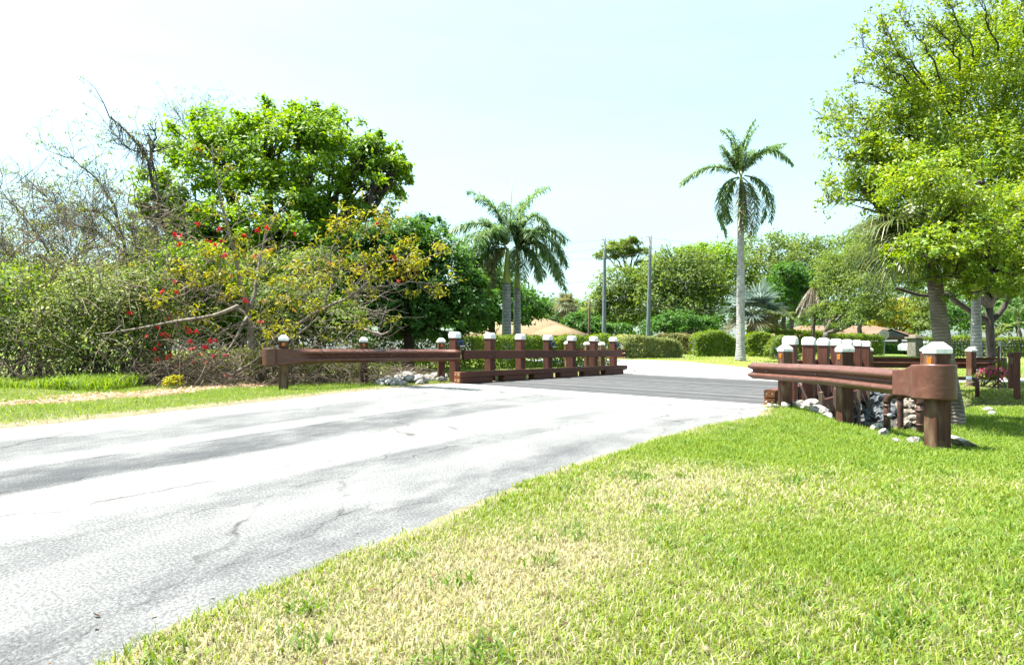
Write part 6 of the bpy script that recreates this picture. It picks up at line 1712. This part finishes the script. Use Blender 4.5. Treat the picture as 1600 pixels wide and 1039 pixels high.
bare_tree('tall leaning bare tree draped with dark vines', [([(250, 600), (245, 420), (238, 300), (226, 240), (190, 200), (162, 165), (150, 140)], 0.13, 0.012), ([(232, 260), (240, 225), (243, 200)], 0.05, 0.02), ([(226, 240), (200, 232), (172, 200)], 0.03, 0.01)], 22.5, 801, 252, 'bark_dark', 16, 0.7,
          vines=[(172, 182, 238, 245, 48, 34), (232, 205, 246, 290, 34, 56), (210, 215, 240, 260, 24, 56)], leaves=500)
bare_tree('wide bare grey tree leaning left under the vine-draped one', [([(215, 600), (205, 440), (185, 350), (160, 290), (120, 255), (75, 235)], 0.10, 0.010), ([(195, 380), (150, 330), (110, 330), (60, 300)], 0.05, 0.010), ([(200, 400), (160, 370), (110, 350), (80, 350)], 0.05, 0.012)], 21.5, 802, 217, 'twig_grey', 62, 0.9, leaves=700)
bare_tree('low bare grey tree at the left edge reaching out of frame', [([(60, 600), (70, 480), (90, 420), (60, 370), (30, 330), (-10, 290)], 0.09, 0.012), ([(85, 430), (130, 390), (150, 340)], 0.05, 0.01), ([(70, 450), (30, 420), (-20, 350)], 0.05, 0.01)], 21.0, 803, 60, 'twig_grey', 62, 0.9, leaves=700)
bare_tree('fine twiggy bare treetop peeping over the round tree', [([(306, 600), (305, 260), (304, 215), (300, 185), (312, 160)], 0.10, 0.010), ([(304, 215), (320, 190), (330, 165)], 0.03, 0.008), ([(303, 220), (285, 190), (275, 175)], 0.03, 0.008)], 31.0, 804, 306, 'twig_grey', 22, 0.9, leaves=400)
bare_tree('tangle of thin grey stems between the bare trees and the speckled shrub', [([(150, 590), (140, 480), (120, 420), (100, 380)], 0.06, 0.01), ([(190, 590), (200, 470), (215, 400), (205, 360)], 0.06, 0.01), ([(110, 590), (60, 470), (40, 430), (20, 400)], 0.06, 0.01), ([(240, 590), (250, 480), (215, 420), (190, 400)], 0.05, 0.01)], 19.5, 805, 170, 'twig_grey', 75, 0.85, leaves=900)

# fallen leaves and clippings on lawn and road edge, and broad-leaved weeds in the turf
r_ = np.random.default_rng(950)
xl = r_.uniform(-3, 9, 5200); yl = 1.9 + 12 * r_.uniform(0, 1, 5200) ** 1.3
e_ = road_in(xl, yl); k_ = (channel(xl, yl) < 0.1) & ((e_ < 0) | ((e_ < 0.5) & (r_.uniform(size=5200) < 0.35))) & (xl > np.interp(yl, REs[:, 1], REs[:, 0]) - 0.6) & (r_.uniform(size=5200) < 0.5)
xl, yl, e_ = xl[k_], yl[k_], e_[k_]; n = len(xl)
p = np.stack([xl, yl, np.where(e_ > 0.15, zroad(xl, yl) + 0.004, zground(xl, yl) + 0.02)], 1); az = r_.uniform(0, 6.28, n)
a = np.stack([np.cos(az), np.sin(az), r_.normal(0, 0.25, n)], 1) * r_.uniform(0.012, 0.045, (n, 1)); b = np.stack([-np.sin(az), np.cos(az), r_.normal(0, 0.3, n)], 1) * r_.uniform(0.005, 0.012, (n, 1))
V = np.stack([p, p + a * 0.5 + b, p + a, p + a * 0.5 - b], 1).reshape(-1, 3)
lc = np.array([(0.13, 0.075, 0.035), (0.20, 0.13, 0.06), (0.08, 0.05, 0.028), (0.26, 0.20, 0.11)])[r_.integers(0, 4, n)]
i = np.arange(n)[:, None] * 4
o = link('fallen_leaves', mesh_np('fallen_leaves', V, [i + np.array([0, 1, 2, 3])], col=np.repeat(lc, 4, 0)), M['leaf']); o['kind'] = 'stuff'
cx_ = r_.uniform(-1.5, 8.5, 420); cy_ = 1.9 + 9.5 * r_.uniform(0, 1, 420) ** 1.2
k_ = right_keep(cx_, cy_) & (road_in(cx_, cy_) < -0.15); cx_, cy_ = cx_[k_], cy_[k_]
rep = 34; wx = np.repeat(cx_, rep) + r_.normal(0, 0.055, len(cx_) * rep); wy = np.repeat(cy_, rep) + r_.normal(0, 0.055, len(cx_) * rep); n = len(wx)
gcol = np.array([0.06, 0.125, 0.012]) + r_.uniform(0, 1, (n, 1)) * np.array([0.05, 0.07, 0.01])
grass('lawn_weeds', np.stack([wx, wy, zground(wx, wy)], 1), r_.uniform(0.03, 0.085, n), r_.uniform(0.006, 0.013, n), gcol, seed=89, lean=1.1)
